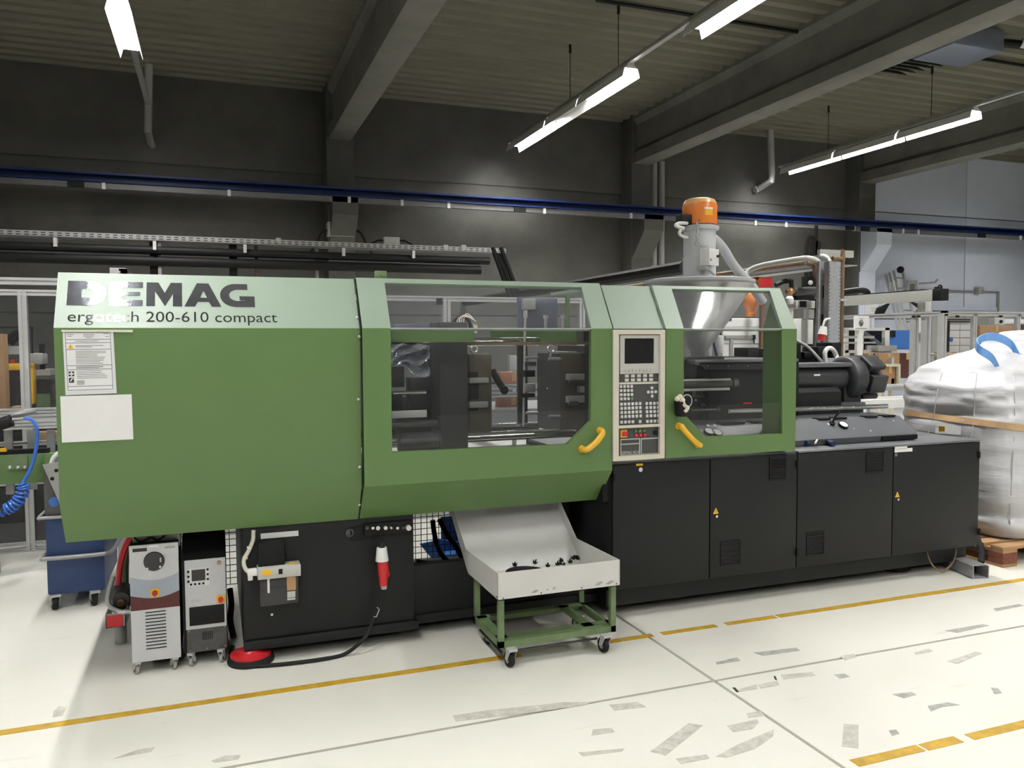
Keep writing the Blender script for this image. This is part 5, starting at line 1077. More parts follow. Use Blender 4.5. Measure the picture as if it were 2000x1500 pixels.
# ---------------------------------------------------------------- bulk bag on its pallet
pl = thing('pallet', 'worn wooden pallet with red-brown blocks under the white bulk bag', 'pallet', (5.8, 4.6, 0))
PX0, PX1, PY0, PY1 = 5.16, 6.36, 4.02, 5.02
for i in range(7): b = B(); y = PY0+i*.15; b.box(PX0, PX1, y, y+.1, .122, .144, .002); obj('deck_board', b, MATS['wood'], pl)
for i, x in enumerate((PX0, 5.69, PX1-.14)):
    b = B(); b.box(x, x+.14, PY0, PY1, .1, .122); obj('stringer_board', b, MATS['wood'], pl); b = B(); b.box(x, x+.14, PY0, PY1, 0, .022); obj('bottom_board', b, MATS['wood'], pl)
    for y in (PY0, 4.45, PY1-.12): b = B(); b.box(x, x+.14, y, y+.12, .022, .1, .003); obj('block', b, MATS['wood_red'], pl)
bg = thing('bulk_bag', 'big white woven bulk bag with blue lifting loops and brown tape', 'bulk bag', (5.85, 4.75, .144))
bm = bmesh.new(); NS, NV = 160, 100
prof = [(.146, .50, .46, 5.86, 4.58), (.16, .53, .50, 5.86, 4.58), (.35, .57, .52, 5.87, 4.62), (.7, .58, .54, 5.90, 4.68), (.98, .56, .54, 5.93, 4.72), (1.12, .56, .54, 5.95, 4.74), (1.22, .55, .53, 5.97, 4.75), (1.30, .52, .50, 6.0, 4.76), (1.375, .46, .45, 6.03, 4.77), (1.43, .40, .39, 6.08, 4.78), (1.47, .33, .32, 6.15, 4.8), (1.51, .27, .25, 6.22, 4.8), (1.57, .24, .22, 6.28, 4.8), (1.63, .20, .19, 6.30, 4.8), (1.665, .12, .12, 6.31, 4.8), (1.675, .02, .02, 6.32, 4.8)]
from mathutils import noise as nz_
rings = []
for j in range(NV+1):
    t = j/NV*(len(prof)-1); i = min(int(t), len(prof)-2); f = t-i
    z, rx, ry, cx_, cy_ = [a*(1-f)+c*f for a, c in zip(prof[i], prof[i+1])]; ring = []
    for k in range(NS):
        a = 2*PI*k/NS; ca, sa = math.cos(a), math.sin(a); ex = .42
        px_ = math.copysign(abs(ca)**ex, ca)*rx; py_ = math.copysign(abs(sa)**ex, sa)*ry
        q = Vector((cx_+px_, cy_+py_, z)); d = Vector((ca, sa, .2)).normalized()
        am = .035 if j > 34 else .012
        amp = am*nz_.noise(q*2.2)+.03*nz_.noise(Vector((q.x*2.2+q.y*2, q.y*2, q.z*12)))*(1 if j > 2 else 0)+.012*nz_.noise(Vector((q.x*5, q.y*5, q.z*26)))+.005*nz_.noise(q*24)
        if 29 < j < 60: amp += 0
        q += d*amp; q.z = max(q.z, .1445); ring.append(bm.verts.new(q))
    rings.append(ring)
for r0, r1 in zip(rings, rings[1:]):
    for k in range(NS): bm.faces.new((r0[k], r0[(k+1) % NS], r1[(k+1) % NS], r1[k]))
bm.faces.new(rings[0][::-1]); bm.faces.new(rings[-1])
def bagpoint(u, v, off=.004):
    d = (RT*((u-1000)/FOC) - UP*((v-750)/FOC) + FW).normalized(); h = BVH.ray_cast(Vector((0, 0, CH)), d)
    return (h[0]+h[1]*off) if h[0] else None
from mathutils.bvhtree import BVHTree
bmesh.ops.recalc_face_normals(bm, faces=bm.faces); BVH = BVHTree.FromBMesh(bm)
bb = B(); bb.bm.free(); bb.bm = bm; obj('bag_body', bb, MATS['bag'], bg, sharp=80)
def ribbon(b, pts, wd):
    up = [q for q in (bagpoint(u, v-wd/2, .006) for u, v in pts) if q]; dn = [q for q in (bagpoint(u, v+wd/2, .006) for u, v in pts) if q]
    n = min(len(up), len(dn))
    for i in range(n-1): b.face([up[i], dn[i], dn[i+1], up[i+1]])
b = B(); ribbon(b, [(1750+5*i, 801+35*((i*5)/250)**.85) for i in range(130)], 12)
obj('brown_tape_band', b, MATS['bag_tape'], bg)
for pts in ([(1850, 702), (1840, 730), (1832, 760), (1827, 790), (1822, 820), (1812, 850)], [(1908, 730), (1905, 760), (1903, 800), (1900, 840), (1893, 870)], [(1972, 690), (1980, 740), (1982, 800), (1980, 860), (1976, 940), (1972, 1040)]):
    q = [x for x in (bagpoint(u, v, .002) for u, v in pts) if x]
    if len(q) > 2: b = B(); b.tube(q, .004, 6, 4); obj('seam', b, MATS['grey_hose'], bg)
b = B(); c = [bagpoint(u, v, .012) for u, v in ((1829, 824), (1880, 833), (1879, 849), (1828, 848))]
if all(c): b.face(c); obj('paper_label', b, MATS['paper'], bg); b = B(); c = [bagpoint(u, v, .016) for u, v in ((1836, 834), (1848, 834), (1848, 842), (1836, 842))]; b.face(c); obj('orange_sticker', b, MATS['yellow'], bg)
else: b.bm.free()
def loop(pts, wd, nm, mt):
    b = B(); n = 6; P3 = [Vector(p) for p in pts]; out = []
    for i in range(len(P3)-1):
        p0, p1, p2, p3 = P3[max(0, i-1)], P3[i], P3[i+1], P3[min(len(P3)-1, i+2)]
        for k in range(n): t = k/n; out.append(.5*((2*p1)+(-p0+p2)*t+(2*p0-5*p1+4*p2-p3)*t*t+(-p0+3*p1-3*p2+p3)*t**3))
    out.append(P3[-1]); w_ = Vector(wd)
    for a, c in zip(out, out[1:]): b.box(0, 1, -.5, .5, -.5, .5, M=Matrix.Translation(a) @ Matrix((c-a, w_, (c-a).cross(w_).normalized()*.006)).transposed().to_4x4())
    obj(nm, b, MATS[mt], bg)
LY = 4.62
loop([P(1950, 722, Y=LY-.14), P(1938, 700, Y=LY-.12), P(1912, 682, Y=LY-.08), P(1908, 668, Y=LY-.02), P(1928, 658, Y=LY), P(1952, 660, Y=LY), P(1976, 674, Y=LY-.02), P(1992, 702, Y=LY-.1), P(2006, 728, Y=LY-.14)], (.0, -.012, .062), 'lifting_loop', 'lightblue')
# steel channel and hose on the floor at the right end
c0_, c1_, c2_ = P(1900, 1131, Z=0), P(1931, 1121, Z=0), P(1812, 1092, Z=0)
dx = (c2_-c0_).normalized(); wv = Vector((dx.y, -dx.x, 0)); wdt = .115; hh_ = .085; L_ = .95
M = Matrix((wv, dx, Vector((0, 0, 1)))).transposed().to_4x4(); M.translation = c0_
b = B(); b.box(0, .006, 0, L_, 0, hh_, M=M); b.box(wdt-.006, wdt, 0, L_, 0, hh_, M=M); b.box(0, wdt, 0, L_, 0, .006, M=M); b.box(0, wdt, .03, L_, hh_-.006, hh_, M=M); tag(obj('steel_channel', b, MATS['galv']), 'open grey steel box section lying on the floor under the cabinet end', 'steel section')
hose('hose', 'black hose dropping into the grey box section at the cabinet end', [P(1907, 1045, Y=4.25), P(1912, 1062, Y=4.2), P(1918, 1080, Y=4.15), P(1916, 1098, Y=4.12)], .022, 'rubber')
hose('hose', 'thin brown hose looping under the cabinet end', [P(1865, 1066, Y=4.1), P(1867, 1078, Y=4.09), P(1860, 1100, Y=4.06), P(1840, 1116, Y=4.02), P(1822, 1105, Y=4.04), P(1812, 1085, Y=4.08), P(1810, 1070, Y=4.1)], .006, 'brown_pipe')
# blue waste bin on wheels at the left end
bn = thing('wheeled_bin', 'blue wheeled bin with a steel bumper bar behind the left end of the cover', 'bin', (-.8, 5.6, 0))
bx0, bx1 = P(90, 1080, Y=5.42).x, P(204, 1080, Y=5.42).x; bz0, bz1 = P(100, 1163, Y=5.42).z, P(95, 912, Y=5.42).z
b = B(); b.box(bx0, bx1, 5.42, 6.1, bz0, bz1, .012); obj('bin_body', b, MATS['blue_bin'], bn)
b = B(); z = P(100, 1090, Y=5.40).z; b.tube([(bx0-.01, 5.9, z), (bx0-.02, 5.44, z), (bx0+.02, 5.39, z), (bx1-.02, 5.39, z), (bx1+.04, 5.46, z), (bx1+.05, 5.9, z+.0)], .013, 10, 5); z = P(90, 1011, Y=5.40).z; b.tube([(bx0-.02, 5.9, z), (bx0-.03, 5.42, z), (bx0+.02, 5.39, z), (bx0+.3, 5.39, z)], .01, 10, 5); obj('bumper_bar', b, MATS['alu_dull'], bn)
b = B(); b.pb(84, 915, 130, 1006, 5.405, .012, .004); obj('dark_upper_plate', b, MATS['steel_dark'], bn)
b = B(); c = P(106, 980, Y=5.40); b.lathe([(.03, 0), (.03, .004)], c, (0, -1, 0), 20); obj('blue_oval', b, MATS['blue'], bn)
b = B(); q0 = P(83, 906, Y=5.3); b.plate([F(83, 908, 5.3), F(122, 900, 5.3), F(122, 990, 5.3), F(117, 985, 5.3)], [], flat(5.3), (0, .01, 0)); fp_ = obj('grey_side_plate', b, MATS['alu_dull'], bn)
for u, v in ((110, 919), (102, 935)): b = B(); q = P(u, v, Y=5.3); b.cyl(q, q+Vector((0, -.002, 0)), .011); obj('plate_hole', b, MATS['black'], fp_)
b = B(); b.tube([P(100, 908, Y=5.35), P(106, 893, Y=5.35), P(118, 885, Y=5.35), P(130, 890, Y=5.35)], .014, 8, 5); obj('white_hose', b, MATS['white_plastic'], bn)
for x in (bx0+.04, bx1-.06):
    for y in (5.42, 5.95): caster(bn, x, y, .052, .03, .3, 'rubber', bz0+.004, 'grey_plastic')
# ================================================================== BEHIND THE MACHINE
def prof_x(b, x0, x1, y, z, s=.045):
    """aluminium profile with a groove along x"""
    b.box(x0, x1, y, y+s, z-s/2, z-.006); b.box(x0, x1, y, y+s, z+.006, z+s/2); b.box(x0, x1, y+.01, y+s, z-.006, z+.006)
def prof_z(b, x, y, z0, z1, s=.045):
    b.box(x-s/2, x-.006, y, y+s, z0, z1); b.box(x+.006, x+s/2, y, y+s, z0, z1); b.box(x-.006, x+.006, y+.01, y+s, z0, z1)
def prof_y(b, x, y0, y1, z, s=.045):
    b.box(x, x+s, y0, y1, z-s/2, z-.006); b.box(x, x+s, y0, y1, z+.006, z+s/2); b.box(x+.01, x+s, y0, y1, z-.006, z+.006)
AY = 7.05
gf = thing('guard_fence', 'aluminium profile guard with clear panes running behind the machine', 'guard fence', (0, AY, 0))
zt = (P(60, 570, Y=AY).z+P(800, 588, Y=AY).z)/2; px_ = [P(47, 700, Y=AY).x, P(873, 600, Y=AY).x, 3.35, -3.4]
b = B(); prof_x(b, -3.4, 3.35, AY, P(60, 569, Y=AY).z*.5+zt*.5-.0); obj('top_rail', b, MATS['alu'], gf)
for x in px_: b = B(); prof_z(b, x, AY-.002, 0, zt+.02, .07 if x == px_[1] else .06); obj('post', b, MATS['alu'], gf)
for v in (1069, 1081): b = B(); prof_x(b, -3.4, 3.35, AY-.003, P(0, v, Y=AY).z+.012, .03); obj('bottom_rail', b, MATS['alu'], gf)
zm = P(50, 942, Y=AY).z
b = B(); prof_x(b, -3.4, 3.35, AY, zm, .04); obj('middle_rail', b, MATS['alu'], gf)
for x0, x1 in ((-3.36, px_[0]-.03), (px_[0]+.03, px_[1]-.03), (px_[1]+.03, 3.3)):
    b = B(); b.box(x0, x1, AY+.02, AY+.025, zm+.02, zt-.02); obj('clear_pane', b, MATS['clear_panel'], gf)
    b = B(); b.box(x0, x1, AY+.015, AY+.02, .07, zm-.02); obj('black_pane', b, MATS['smoked' if x0 < -1 else 'smoked'], gf)
b = B(); p = P(871, 589, Y=AY-.01); b.box(p.x-.085, p.x-.035, AY-.012, AY-.002, p.z-.03, p.z+.03); obj('corner_bracket', b, MATS['black'], gf)
g2_ = thing('guard_fence', 'taller aluminium guard frame whose top rail meets the left edge of the photo', 'guard fence', (-3, 6.5, 0))
b = B(); z = P(50, 549, Y=6.55).z; prof_x(b, -3.8, -.3, 6.55, z, .05); obj('top_rail', b, MATS['alu'], g2_)
b = B(); p = P(229, 523, Y=6.5); b.box(p.x-.05, p.x+.06, 6.5, 6.58, 0, p.z); prof_y(b, p.x+.01, 6.5, 7.6, p.z-.03, .05); obj('post', b, MATS['alu'], g2_)
b = B(); prof_z(b, -3.6, 6.55, 0, z, .05); obj('post', b, MATS['alu'], g2_)
# conveyor at the left with green beam
cv = thing('conveyor', 'aluminium roller conveyor with a green cross beam at the left edge', 'conveyor', (-1.6, 6.4, 0))
for v, Y, s in ((803, 6.9, .04), (816, 6.6, .04), (827, 6.42, .035), (833.5, 6.4, .035), (866, 6.7, .03)): b = B(); prof_x(b, -3.5, .3, Y, P(50, v, Y=Y).z, s); obj('side_rail', b, MATS['alu'], cv)
for u, Y in ((15, 6.45), (60, 6.6), (98, 6.5)): b = B(); p = P(u, 840, Y=Y); b.box(p.x-.025, p.x+.025, Y, Y+.03, .55, p.z); obj('upright', b, MATS['alu_dull'], cv)
b = B(); b.pb(-300, 903, 120, 940, 6.35, .12, .006); obj('green_beam', b, MATS['green'], cv)
b = B(); b.pb(17, 890, 54, 916, 6.33, .02); brk = obj('green_bracket', b, MATS['green_cart'], cv)
for u in (19, 35, 49): b = B(); b.ball(P(u, 913, Y=6.33), .012, seg=8); obj('bolt', b, MATS['alu'], brk)
b = B(); b.pb(-300, 893, 96, 897, 6.36, .05); obj('black_track', b, MATS['black'], cv)
for u in (-200, -20, 100): b = B(); p = P(u, 940, Y=6.4); b.box(p.x-.03, p.x+.03, 6.4, 6.46, 0, p.z); obj('leg', b, MATS['alu_dull'], cv)
b = B(); b.pb(0, 876, 12, 882, 6.3, .03); tag(obj('yellow_clip', b, MATS['yellow']), 'small yellow clip on the conveyor at the left edge', 'clip')
ag = thing('air_gun', 'black air gun handle lying on the conveyor with a metal nozzle', 'air gun', tuple(P(15, 825, Y=6.2)))
b = B(); b.tube([P(-10, 832, Y=6.2), P(8, 826, Y=6.2), P(23, 821, Y=6.2)], .042, 12, 3); obj('grip', b, MATS['rubber'], ag)
b = B(); b.tube([P(20, 812, Y=6.25), P(40, 808, Y=6.25), P(68, 803, Y=6.3)], .022, 8, 3); b.cyl(P(24, 820, Y=6.2), P(46, 818, Y=6.2), .012); obj('nozzle', b, MATS['alu_dull'], ag)
# coiled blue hose
b = B(); base_ = [P(48, 817, Y=6.15), P(62, 820, Y=6.12), P(70, 832, Y=6.1), P(73, 850, Y=6.1), P(70, 880, Y=6.1), P(62, 910, Y=6.1), P(52, 930, Y=6.1), P(44, 944, Y=6.1)]
b.tube(base_, .012, 8, 5)
path = [P(44, 944, Y=6.1), P(46, 955, Y=6.1), P(40, 972, Y=6.1), P(28, 986, Y=6.1), P(12, 996, Y=6.1), P(-14, 1001, Y=6.1), P(-50, 1004, Y=6.1)]
pts = []; N = 150
for i in range(N):
    t = i/(N-1)*(len(path)-1); k = min(int(t), len(path)-2); f = t-k; c = path[k].lerp(path[k+1], f); tg_ = (path[k+1]-path[k]).normalized(); n1 = tg_.cross(Vector((0, 1, 0))).normalized(); n2 = tg_.cross(n1)
    a = 2*PI*14*i/N; r = .035*min(1, .3+i/12); pts.append(c+n1*r*math.cos(a)+n2*r*math.sin(a))
b.tube(pts, .008, 6, 1); tag(obj('coiled_hose', b, MATS['hose_blue']), 'blue coiled air hose hanging at the left edge', 'hose')
# the neighbouring machine with its yellow frame, seen through the guard
nm = thing('neighbour_machine', 'machine with a yellow frame behind the guard at the left edge', 'machine', (-1.6, 8.2, 0))
b = B(); p0, p1, p2 = P(12, 710, Y=8.2), P(64, 723, Y=8.2), P(64, 790, Y=8.2); b.box(p0.x, p1.x, 8.2, 8.35, p1.z, p0.z, .015); b.box(p1.x-.055, p1.x, 8.2, 8.35, p2.z, p0.z, .015); obj('yellow_frame', b, MATS['yellow'], nm)
b = B(); b.pb(14, 723, 50, 800, 8.4, .3); b.pb(66, 742, 112, 820, 8.5, .4); obj('dark_body', b, MATS['steel_dark'], nm)
b = B(); b.pb(14, 676, 40, 692, 8.3, .3); b.pb(52, 690, 84, 712, 8.3, .25, .02); b.pb(66, 722, 98, 733, 8.35, .3); obj('housing', b, MATS['grey_plastic'], nm)
b = B(); b.pb(76, 672, 87, 722, 8.4, .06); b.pb(-60, 638, 64, 641, 8.3, .03); b.pb(60, 640, 64, 690, 8.3, .04); obj('dark_post', b, MATS['black'], nm)
b = B(); b.pb(20, 703, 28, 708, 8.25, .05); obj('red_knob', b, MATS['red'], nm)
b = B(); b.pb(70, 770, 98, 800, 8.42, .06); obj('green_guide', b, MATS['green_cart'], nm)
p = P(40, 800, Y=8.3); b = B(); b.box(p.x-.4, p.x+.6, 8.25, 9.0, 0, p.z); obj('machine_base', b, MATS['anthracite'], nm)
b = B(); b.tube([P(15, 670, Y=8.3), P(25, 655, Y=8.3), P(36, 650, Y=8.3)], .03, 8, 4); b.tube([P(20, 672, Y=8.3), P(30, 660, Y=8.3), P(40, 656, Y=8.3)], .03, 8, 4); obj('hoses', b, MATS['black'], nm)
def carton(lab, r, Y, d, mt='cardboard', flap=True, group='cardboard boxes behind the machine'):
    d = min(d, .14); t = thing('cardboard_box', lab, 'box', tuple(P((r[0]+r[2])/2, r[3], Y=Y)), group); b = B(); b.pb(*r, Y, d, .004); obj('box_body', b, MATS[mt], t)
    p, q = P(r[0], r[1], Y=Y), P(r[2], r[3], Y=Y); m_ = (p.x+q.x)/2; b = B(); b.box(m_-.025, m_+.025, Y-.001, Y, p.z-.09, p.z); b.box(m_-.025, m_+.025, Y-.001, Y+d, p.z, p.z+.001); obj('packing_tape', b, MATS['bag_tape'], t); return t
carton('tall cardboard box at the extreme left edge of the photo', (-70, 652, 13, 812), 7.6, .5)
carton('low cardboard box below the yellow frame', (20, 795, 42, 812), 7.7, .3, 'cardboard'); carton('cardboard box lying below the conveyor rails near the cover', (70, 845, 125, 868), 7.4, .4, 'cardboard')
tbl = thing('packing_table', 'aluminium packing table with rails seen between the mould halves', 'table', (2.9, 7.6, 0))
for v in (756, 771): b = B(); q = P(985, v, Y=7.3); prof_x(b, 1.9, 3.6, 7.3, q.z, .045); obj('table_rail', b, MATS['alu'], tbl)
b = B(); q = P(985, 800, Y=7.25); b.box(1.9, 3.6, 7.25, 8.3, q.z-.14, q.z); obj('table_top', b, MATS['alu_dull'], tbl)
for x in (1.95, 3.55): b = B(); b.box(x-.03, x+.03, 7.3, 7.36, 0, 1.5); obj('leg', b, MATS['alu'], tbl)
carton('pinkish cardboard box seen between the mould halves above the rails', (978, 727, 1030, 754), 7.5, .4, 'cardboard_red'); carton('pinkish cardboard box seen between the mould halves below the rails', (976, 774, 1030, 796), 7.5, .4, 'cardboard_red')
b = B(); b.pb(995, 694, 1012, 724, 8.5, .1, .005); q = P(1003, 724, Y=8.55); b.box(q.x-.02, q.x+.02, 8.52, 8.56, 0, q.z); tag(obj('control_terminal', b, MATS['grey_plastic']), 'brown-grey terminal on a post seen between the mould halves', 'terminal')
# ---------------------------------------------------------------- services behind the injection unit
sv = thing('service_column', 'perforated galvanised cable column with pipes behind the injection unit', 'cable column', (4.9, 5.5, 0))
SY = 5.5
p0, p1 = P(1620, 511, Y=SY), P(1642, 700, Y=SY); xq0, xq1, ztop_ = p0.x, P(1641, 600, Y=SY).x, p0.z
b = B(); b.box(xq0, xq1, SY, SY+.06, 0, ztop_); cface = obj('column_face', b, MATS['galv'], sv)
b = B(); 
for i in range(34): 
    z = ztop_-.05-i*.03
    for x in (xq0+.008, xq1-.008): b.box(x-.003, x+.003, SY-.001, SY+.001, z-.007, z+.003)
obj('column_holes', b, MATS['black'], cface, 'stuff')
b = B(); b.pb(1600, 510, 1619, 605, SY+.1, .03); b.pb(1598, 605, 1603, 700, SY+.1, .03); b.pb(1603, 600, 1619, 614, SY+.09, .03); obj('column_bracket', b, MATS['galv'], sv)
b = B(); b.pb(1603, 614, 1618, 700, SY+.14, .02); b.pb(1608, 558, 1617, 582, SY+.095, .01); obj('column_opening', b, MATS['black'], sv)
b = B(); q = P(1647, 520, Y=SY+.05); b.tube([(q.x, SY+.06, 0), (q.x, SY+.06, q.z-.05), P(1646, 512, Y=SY+.06), P(1640, 505, Y=SY+.06), P(1626, 505, Y=SY+.06)], .019, 10, 5); obj('brown_pipe', b, MATS['brown_pipe'], sv)
b = B(); q = P(1646, 586, Y=SY+.03); b.cyl(q+Vector((-.03, 0, 0)), q+Vector((.03, 0, 0)), .012); obj('pipe_clamp', b, MATS['chrome'], sv)
# long sloping-looking tray that runs to the back wall
TX = P(1640, 492, Y=5.7).x; tz_ = P(1640, 492, Y=5.7).z
b = B(); b.box(TX, TX+.02, 5.7, 11.3, tz_-.115, tz_); b.box(TX, TX+.2, 5.7, 11.3, tz_-.117, tz_-.11); obj('overhead_tray', b, MATS['galv'], sv)
b = B(); q = P(1603, 493, Y=5.62); b.box(q.x+.03, TX+.12, 5.66, 5.7, tz_-.05, tz_+.01); obj('tray_end', b, MATS['grey_plastic'], sv)
hx_ = TX-.05
b = B(); q = P(1576, 513, Y=5.8); b.tube([(q.x, y, q.z) for y in (5.8, 7.5, 9, 11)], .025, 10, 1); b.tube([(q.x, 5.8, q.z), (q.x+.06, 5.77, q.z-.03), (q.x+.07, 5.75, q.z-.12), (q.x+.2, 5.72, q.z-.15)], .026, 10, 5); obj('water_pipe', b, MATS['brown_pipe'], sv)
b = B(); b.tube([P(1606, 535, Y=5.62), P(1603, 522, Y=5.62), P(1596, 510, Y=5.64), P(1582, 505, Y=5.68), P(1566, 505, Y=5.75), P(1510, 514, Y=6.1), P(1480, 521, Y=6.3), P(1462, 530, Y=6.4), P(1448, 545, Y=6.4), P(1440, 552, Y=6.4)], .024, 10, 6); obj('white_conduit', b, MATS['panel_grey'], sv)
b = B(); b.tube([P(1602, 499, Y=5.65), P(1612, 502, Y=5.6), P(1619, 513, Y=5.58), P(1619, 530, Y=5.58)], .012, 8, 5); b.tube([P(1606, 498, Y=5.65), P(1615, 501, Y=5.6), P(1622, 511, Y=5.52)], .012, 8, 5); obj('white_cables', b, MATS['panel_grey'], sv)
BX = P(1338, 522, Y=7.0); hose('insulated_pipe', 'thick black insulated pipe running from the hopper to the back wall', [(BX.x, 7.0, BX.z), (BX.x, 9, BX.z), (BX.x, 14.47, BX.z)], .07, 'rubber', 'pipe')
# red capped plug
hose('socket_cable', 'white cable of the red coupling at the galvanised column', [P(1621, 622, Y=5.4), P(1612, 625, Y=5.4), P(1608, 634, Y=5.4), P(1607, 642, Y=5.4)], .009, 'white_plastic', 'cable')
rp = thing('socket_coupling', 'white and red socket coupling hanging at the galvanised column', 'socket', tuple(P(1604, 665, Y=5.4)))
b = B(); b.cyl(P(1609, 638, Y=5.4), P(1606, 654, Y=5.4), .028, .04, 18); obj('collar', b, MATS['white_plastic'], rp)
b = B(); b.cyl(P(1606, 653, Y=5.4), P(1603, 665, Y=5.4), .036, .03, 18); obj('red_cap', b, MATS['red'], rp)
bc = thing('beacon', 'red box beacon behind the top edge of the right window', 'beacon', tuple(P(1495, 556, Y=5.8)))
b = B(); b.pb(1482, 542, 1509, 562, 5.8, .08, .006); obj('lens', b, MATS['red'], bc); b = B(); b.pb(1482, 540, 1508, 543, 5.79, .09, .004); b.pb(1466, 546, 1482, 562, 5.8, .06); q = P(1490, 562, Y=5.84); b.box(q.x-.02, q.x+.02, 5.83, 5.86, 0, q.z); obj('bracket', b, MATS['brass'], bc)
# dryer cabinet and its glass hopper
dy = thing('dryer_cabinet', 'white dryer cabinet standing behind the injection unit', 'dryer', (4.6, 6.6, 0))
b = B(); q0, q1 = P(1412, 621, Y=6.4), P(1566, 700, Y=6.4); b.box(q0.x, q1.x, 6.4, 6.7, 0, q0.z, .01); dyb = obj('cabinet', b, MATS['white_plastic'], dy)
b = B(); b.pb(1417, 655, 1475, 661.5, 6.38, .02); b.pb(1427, 661, 1432, 702, 6.38, .02); obj('grey_bar', b, MATS['grey_plastic'], dyb); b = B(); b.pb(1471, 654, 1476, 663, 6.375, .02); b.pb(1473, 663, 1474, 671, 6.385, .01); obj('bar_end', b, MATS['black'], dyb)
b = B(); b.pb(1412, 670.5, 1566, 671.5, 6.398, .004); b.pb(1412, 638, 1566, 639, 6.398, .004); obj('panel_joint', b, MATS['grey_plastic'], dyb)
b = B(); b.pb(1421, 621, 1429, 627, 6.395, .005); obj('badge', b, MATS['ink_black'], dyb)
gh = thing('granulate_hopper', 'small orange filled hopper on the white dryer', 'hopper', tuple(P(1467, 619, Y=6.6)))
c = P(1467, 619, Y=6.55); b = B(); b.lathe([(.05, 0), (.05, .04), (.045, .05), (.075, .12), (.08, .17), (.06, .22), (.02, .235)], c, seg=20); obj('hopper_bowl', b, MATS['orange'], gh)
b = B(); c = P(1405, 690, Y=5.5); 
fb = thing('filter_bowl', 'white air filter behind the hopper cone', 'filter', tuple(c)); b.lathe([(.03, 0), (.033, .01), (.033, .12), (.026, .14), (.01, .145)], c, seg=16); obj('bowl', b, MATS['white_plastic'], fb); b = B(); c2 = c+Vector((0, .02, .14)); b.box(c2.x-.02, c2.x+.02, c2.y-.02, c2.y+.02, c2.z, c2.z+.06, .004); b.box(c.x-.012, c.x-.002, c.y+.02, c.y+.04, 0, c.z+.2); obj('bracket', b, MATS['black'], fb)
for u, lab in ((1388, 'left one of the two pale uprights behind the hopper cone'), (1399, 'right one of the two pale uprights behind the hopper cone')): b = B(); q = P(u, 650, Y=5.9); b.box(q.x-.015, q.x+.015, 5.9, 5.94, 0, 1.65); tag(obj('upright', b, MATS['alu']), lab, 'upright', 'uprights behind the hopper')
hose('air_line', 'dark blue air line behind the hopper cone', [P(1391, 655, Y=5.4), P(1395, 675, Y=5.4), P(1400, 697, Y=5.4)], .009, 'glove')
# pneumatic pipework between guard and column
pw = thing('cooling_manifold', 'black lagged pipes and valves beside the right end of the window guard', 'pipework', tuple(P(1570, 600, Y=5.9)))
b = B(); b.tube([P(1550, 570, Y=5.9), P(1575, 568, Y=5.9), P(1592, 568, Y=5.9), P(1600, 573, Y=5.9), P(1598, 584, Y=5.9)], .036, 12, 6); obj('lagged_pipe', b, MATS['steel_dark'], pw)
b = B(); b.tube([P(1553, 580, Y=6.0), P(1575, 580, Y=6.0), P(1596, 582, Y=6.0)], .03, 10, 3); b.tube([P(1515, 557, Y=5.95), P(1530, 550, Y=5.95), P(1543, 548, Y=5.95)], .022, 10, 4); b.tube([P(1545, 546, Y=5.95), P(1546, 562, Y=5.95)], .02, 10, 1); b.tube([P(1575, 596, Y=6.1), P(1600, 585, Y=6.1), P(1600, 640, Y=6.1)], .02, 8, 3); obj('black_pipe', b, MATS['black'], pw)
b = B(); b.ball(P(1544, 569, Y=5.85), .035, seg=12); b.cyl(P(1536, 570, Y=5.85), P(1551, 568, Y=5.85), .02); obj('brass_valve', b, MATS['brass'], pw)
b = B(); b.lathe([(.03, 0), (.035, .02), (.035, .05), (.02, .07)], P(1542, 594, Y=5.8), seg=14); obj('white_knob', b, MATS['white_plastic'], pw)
b = B(); b.pb(1555, 587, 1592, 602, 5.85, .2, .004); bxx = obj('valve_housing', b, MATS['panel_grey'], pw); b = B(); b.pb(1563, 588, 1575, 600, 5.845, .006); obj('black_square', b, MATS['black'], bxx)
b = B(); b.pb(1550, 622, 1565, 680, 5.8, .15, .004); obj('white_block', b, MATS['white_plastic'], pw)
b = B(); b.pb(1575, 624, 1588, 672, 5.9, .1, .004); obj('white_block', b, MATS['white_plastic'], pw)
b = B(); b.pb(1570, 604, 1590, 622, 6.0, .1); obj('grey_block', b, MATS['grey_plastic'], pw)
b = B(); q = P(1594, 620, Y=6.05); b.box(q.x-.03, q.x+.03, 6.0, 6.06, 0, P(1594, 604, Y=6.05).z); obj('stand', b, MATS['steel_dark'], pw)
# vertical black robot arm behind
ra = thing('vertical_robot', 'black vertical linear robot arm rising behind the cable column', 'robot', tuple(P(1595, 560, Y=8.0)))
b = B(); b.pb(1590, 470, 1600, 700, 8.0, .08); b.pb(1594, 440, 1597, 500, 8.0, .03); q = P(1595, 690, Y=8.0); b.box(q.x-.2, q.x+.2, 8.0, 8.4, 0, q.z); obj('arm_profile', b, MATS['black'], ra)
b = B(); b.tube([P(1575, 560, Y=8.05), P(1575, 490, Y=8.05), P(1577, 468, Y=8.05), P(1582, 463, Y=8.05), P(1588, 468, Y=8.05), P(1589, 500, Y=8.05)], .025, 8, 4); b.pb(1572, 540, 1600, 562, 8.02, .06); obj('cable_chain', b, MATS['black'], ra)
b = B(); b.ball(P(1583, 552, Y=7.98), .03, seg=10); obj('lamp_ring', b, MATS['panel_grey'], ra)
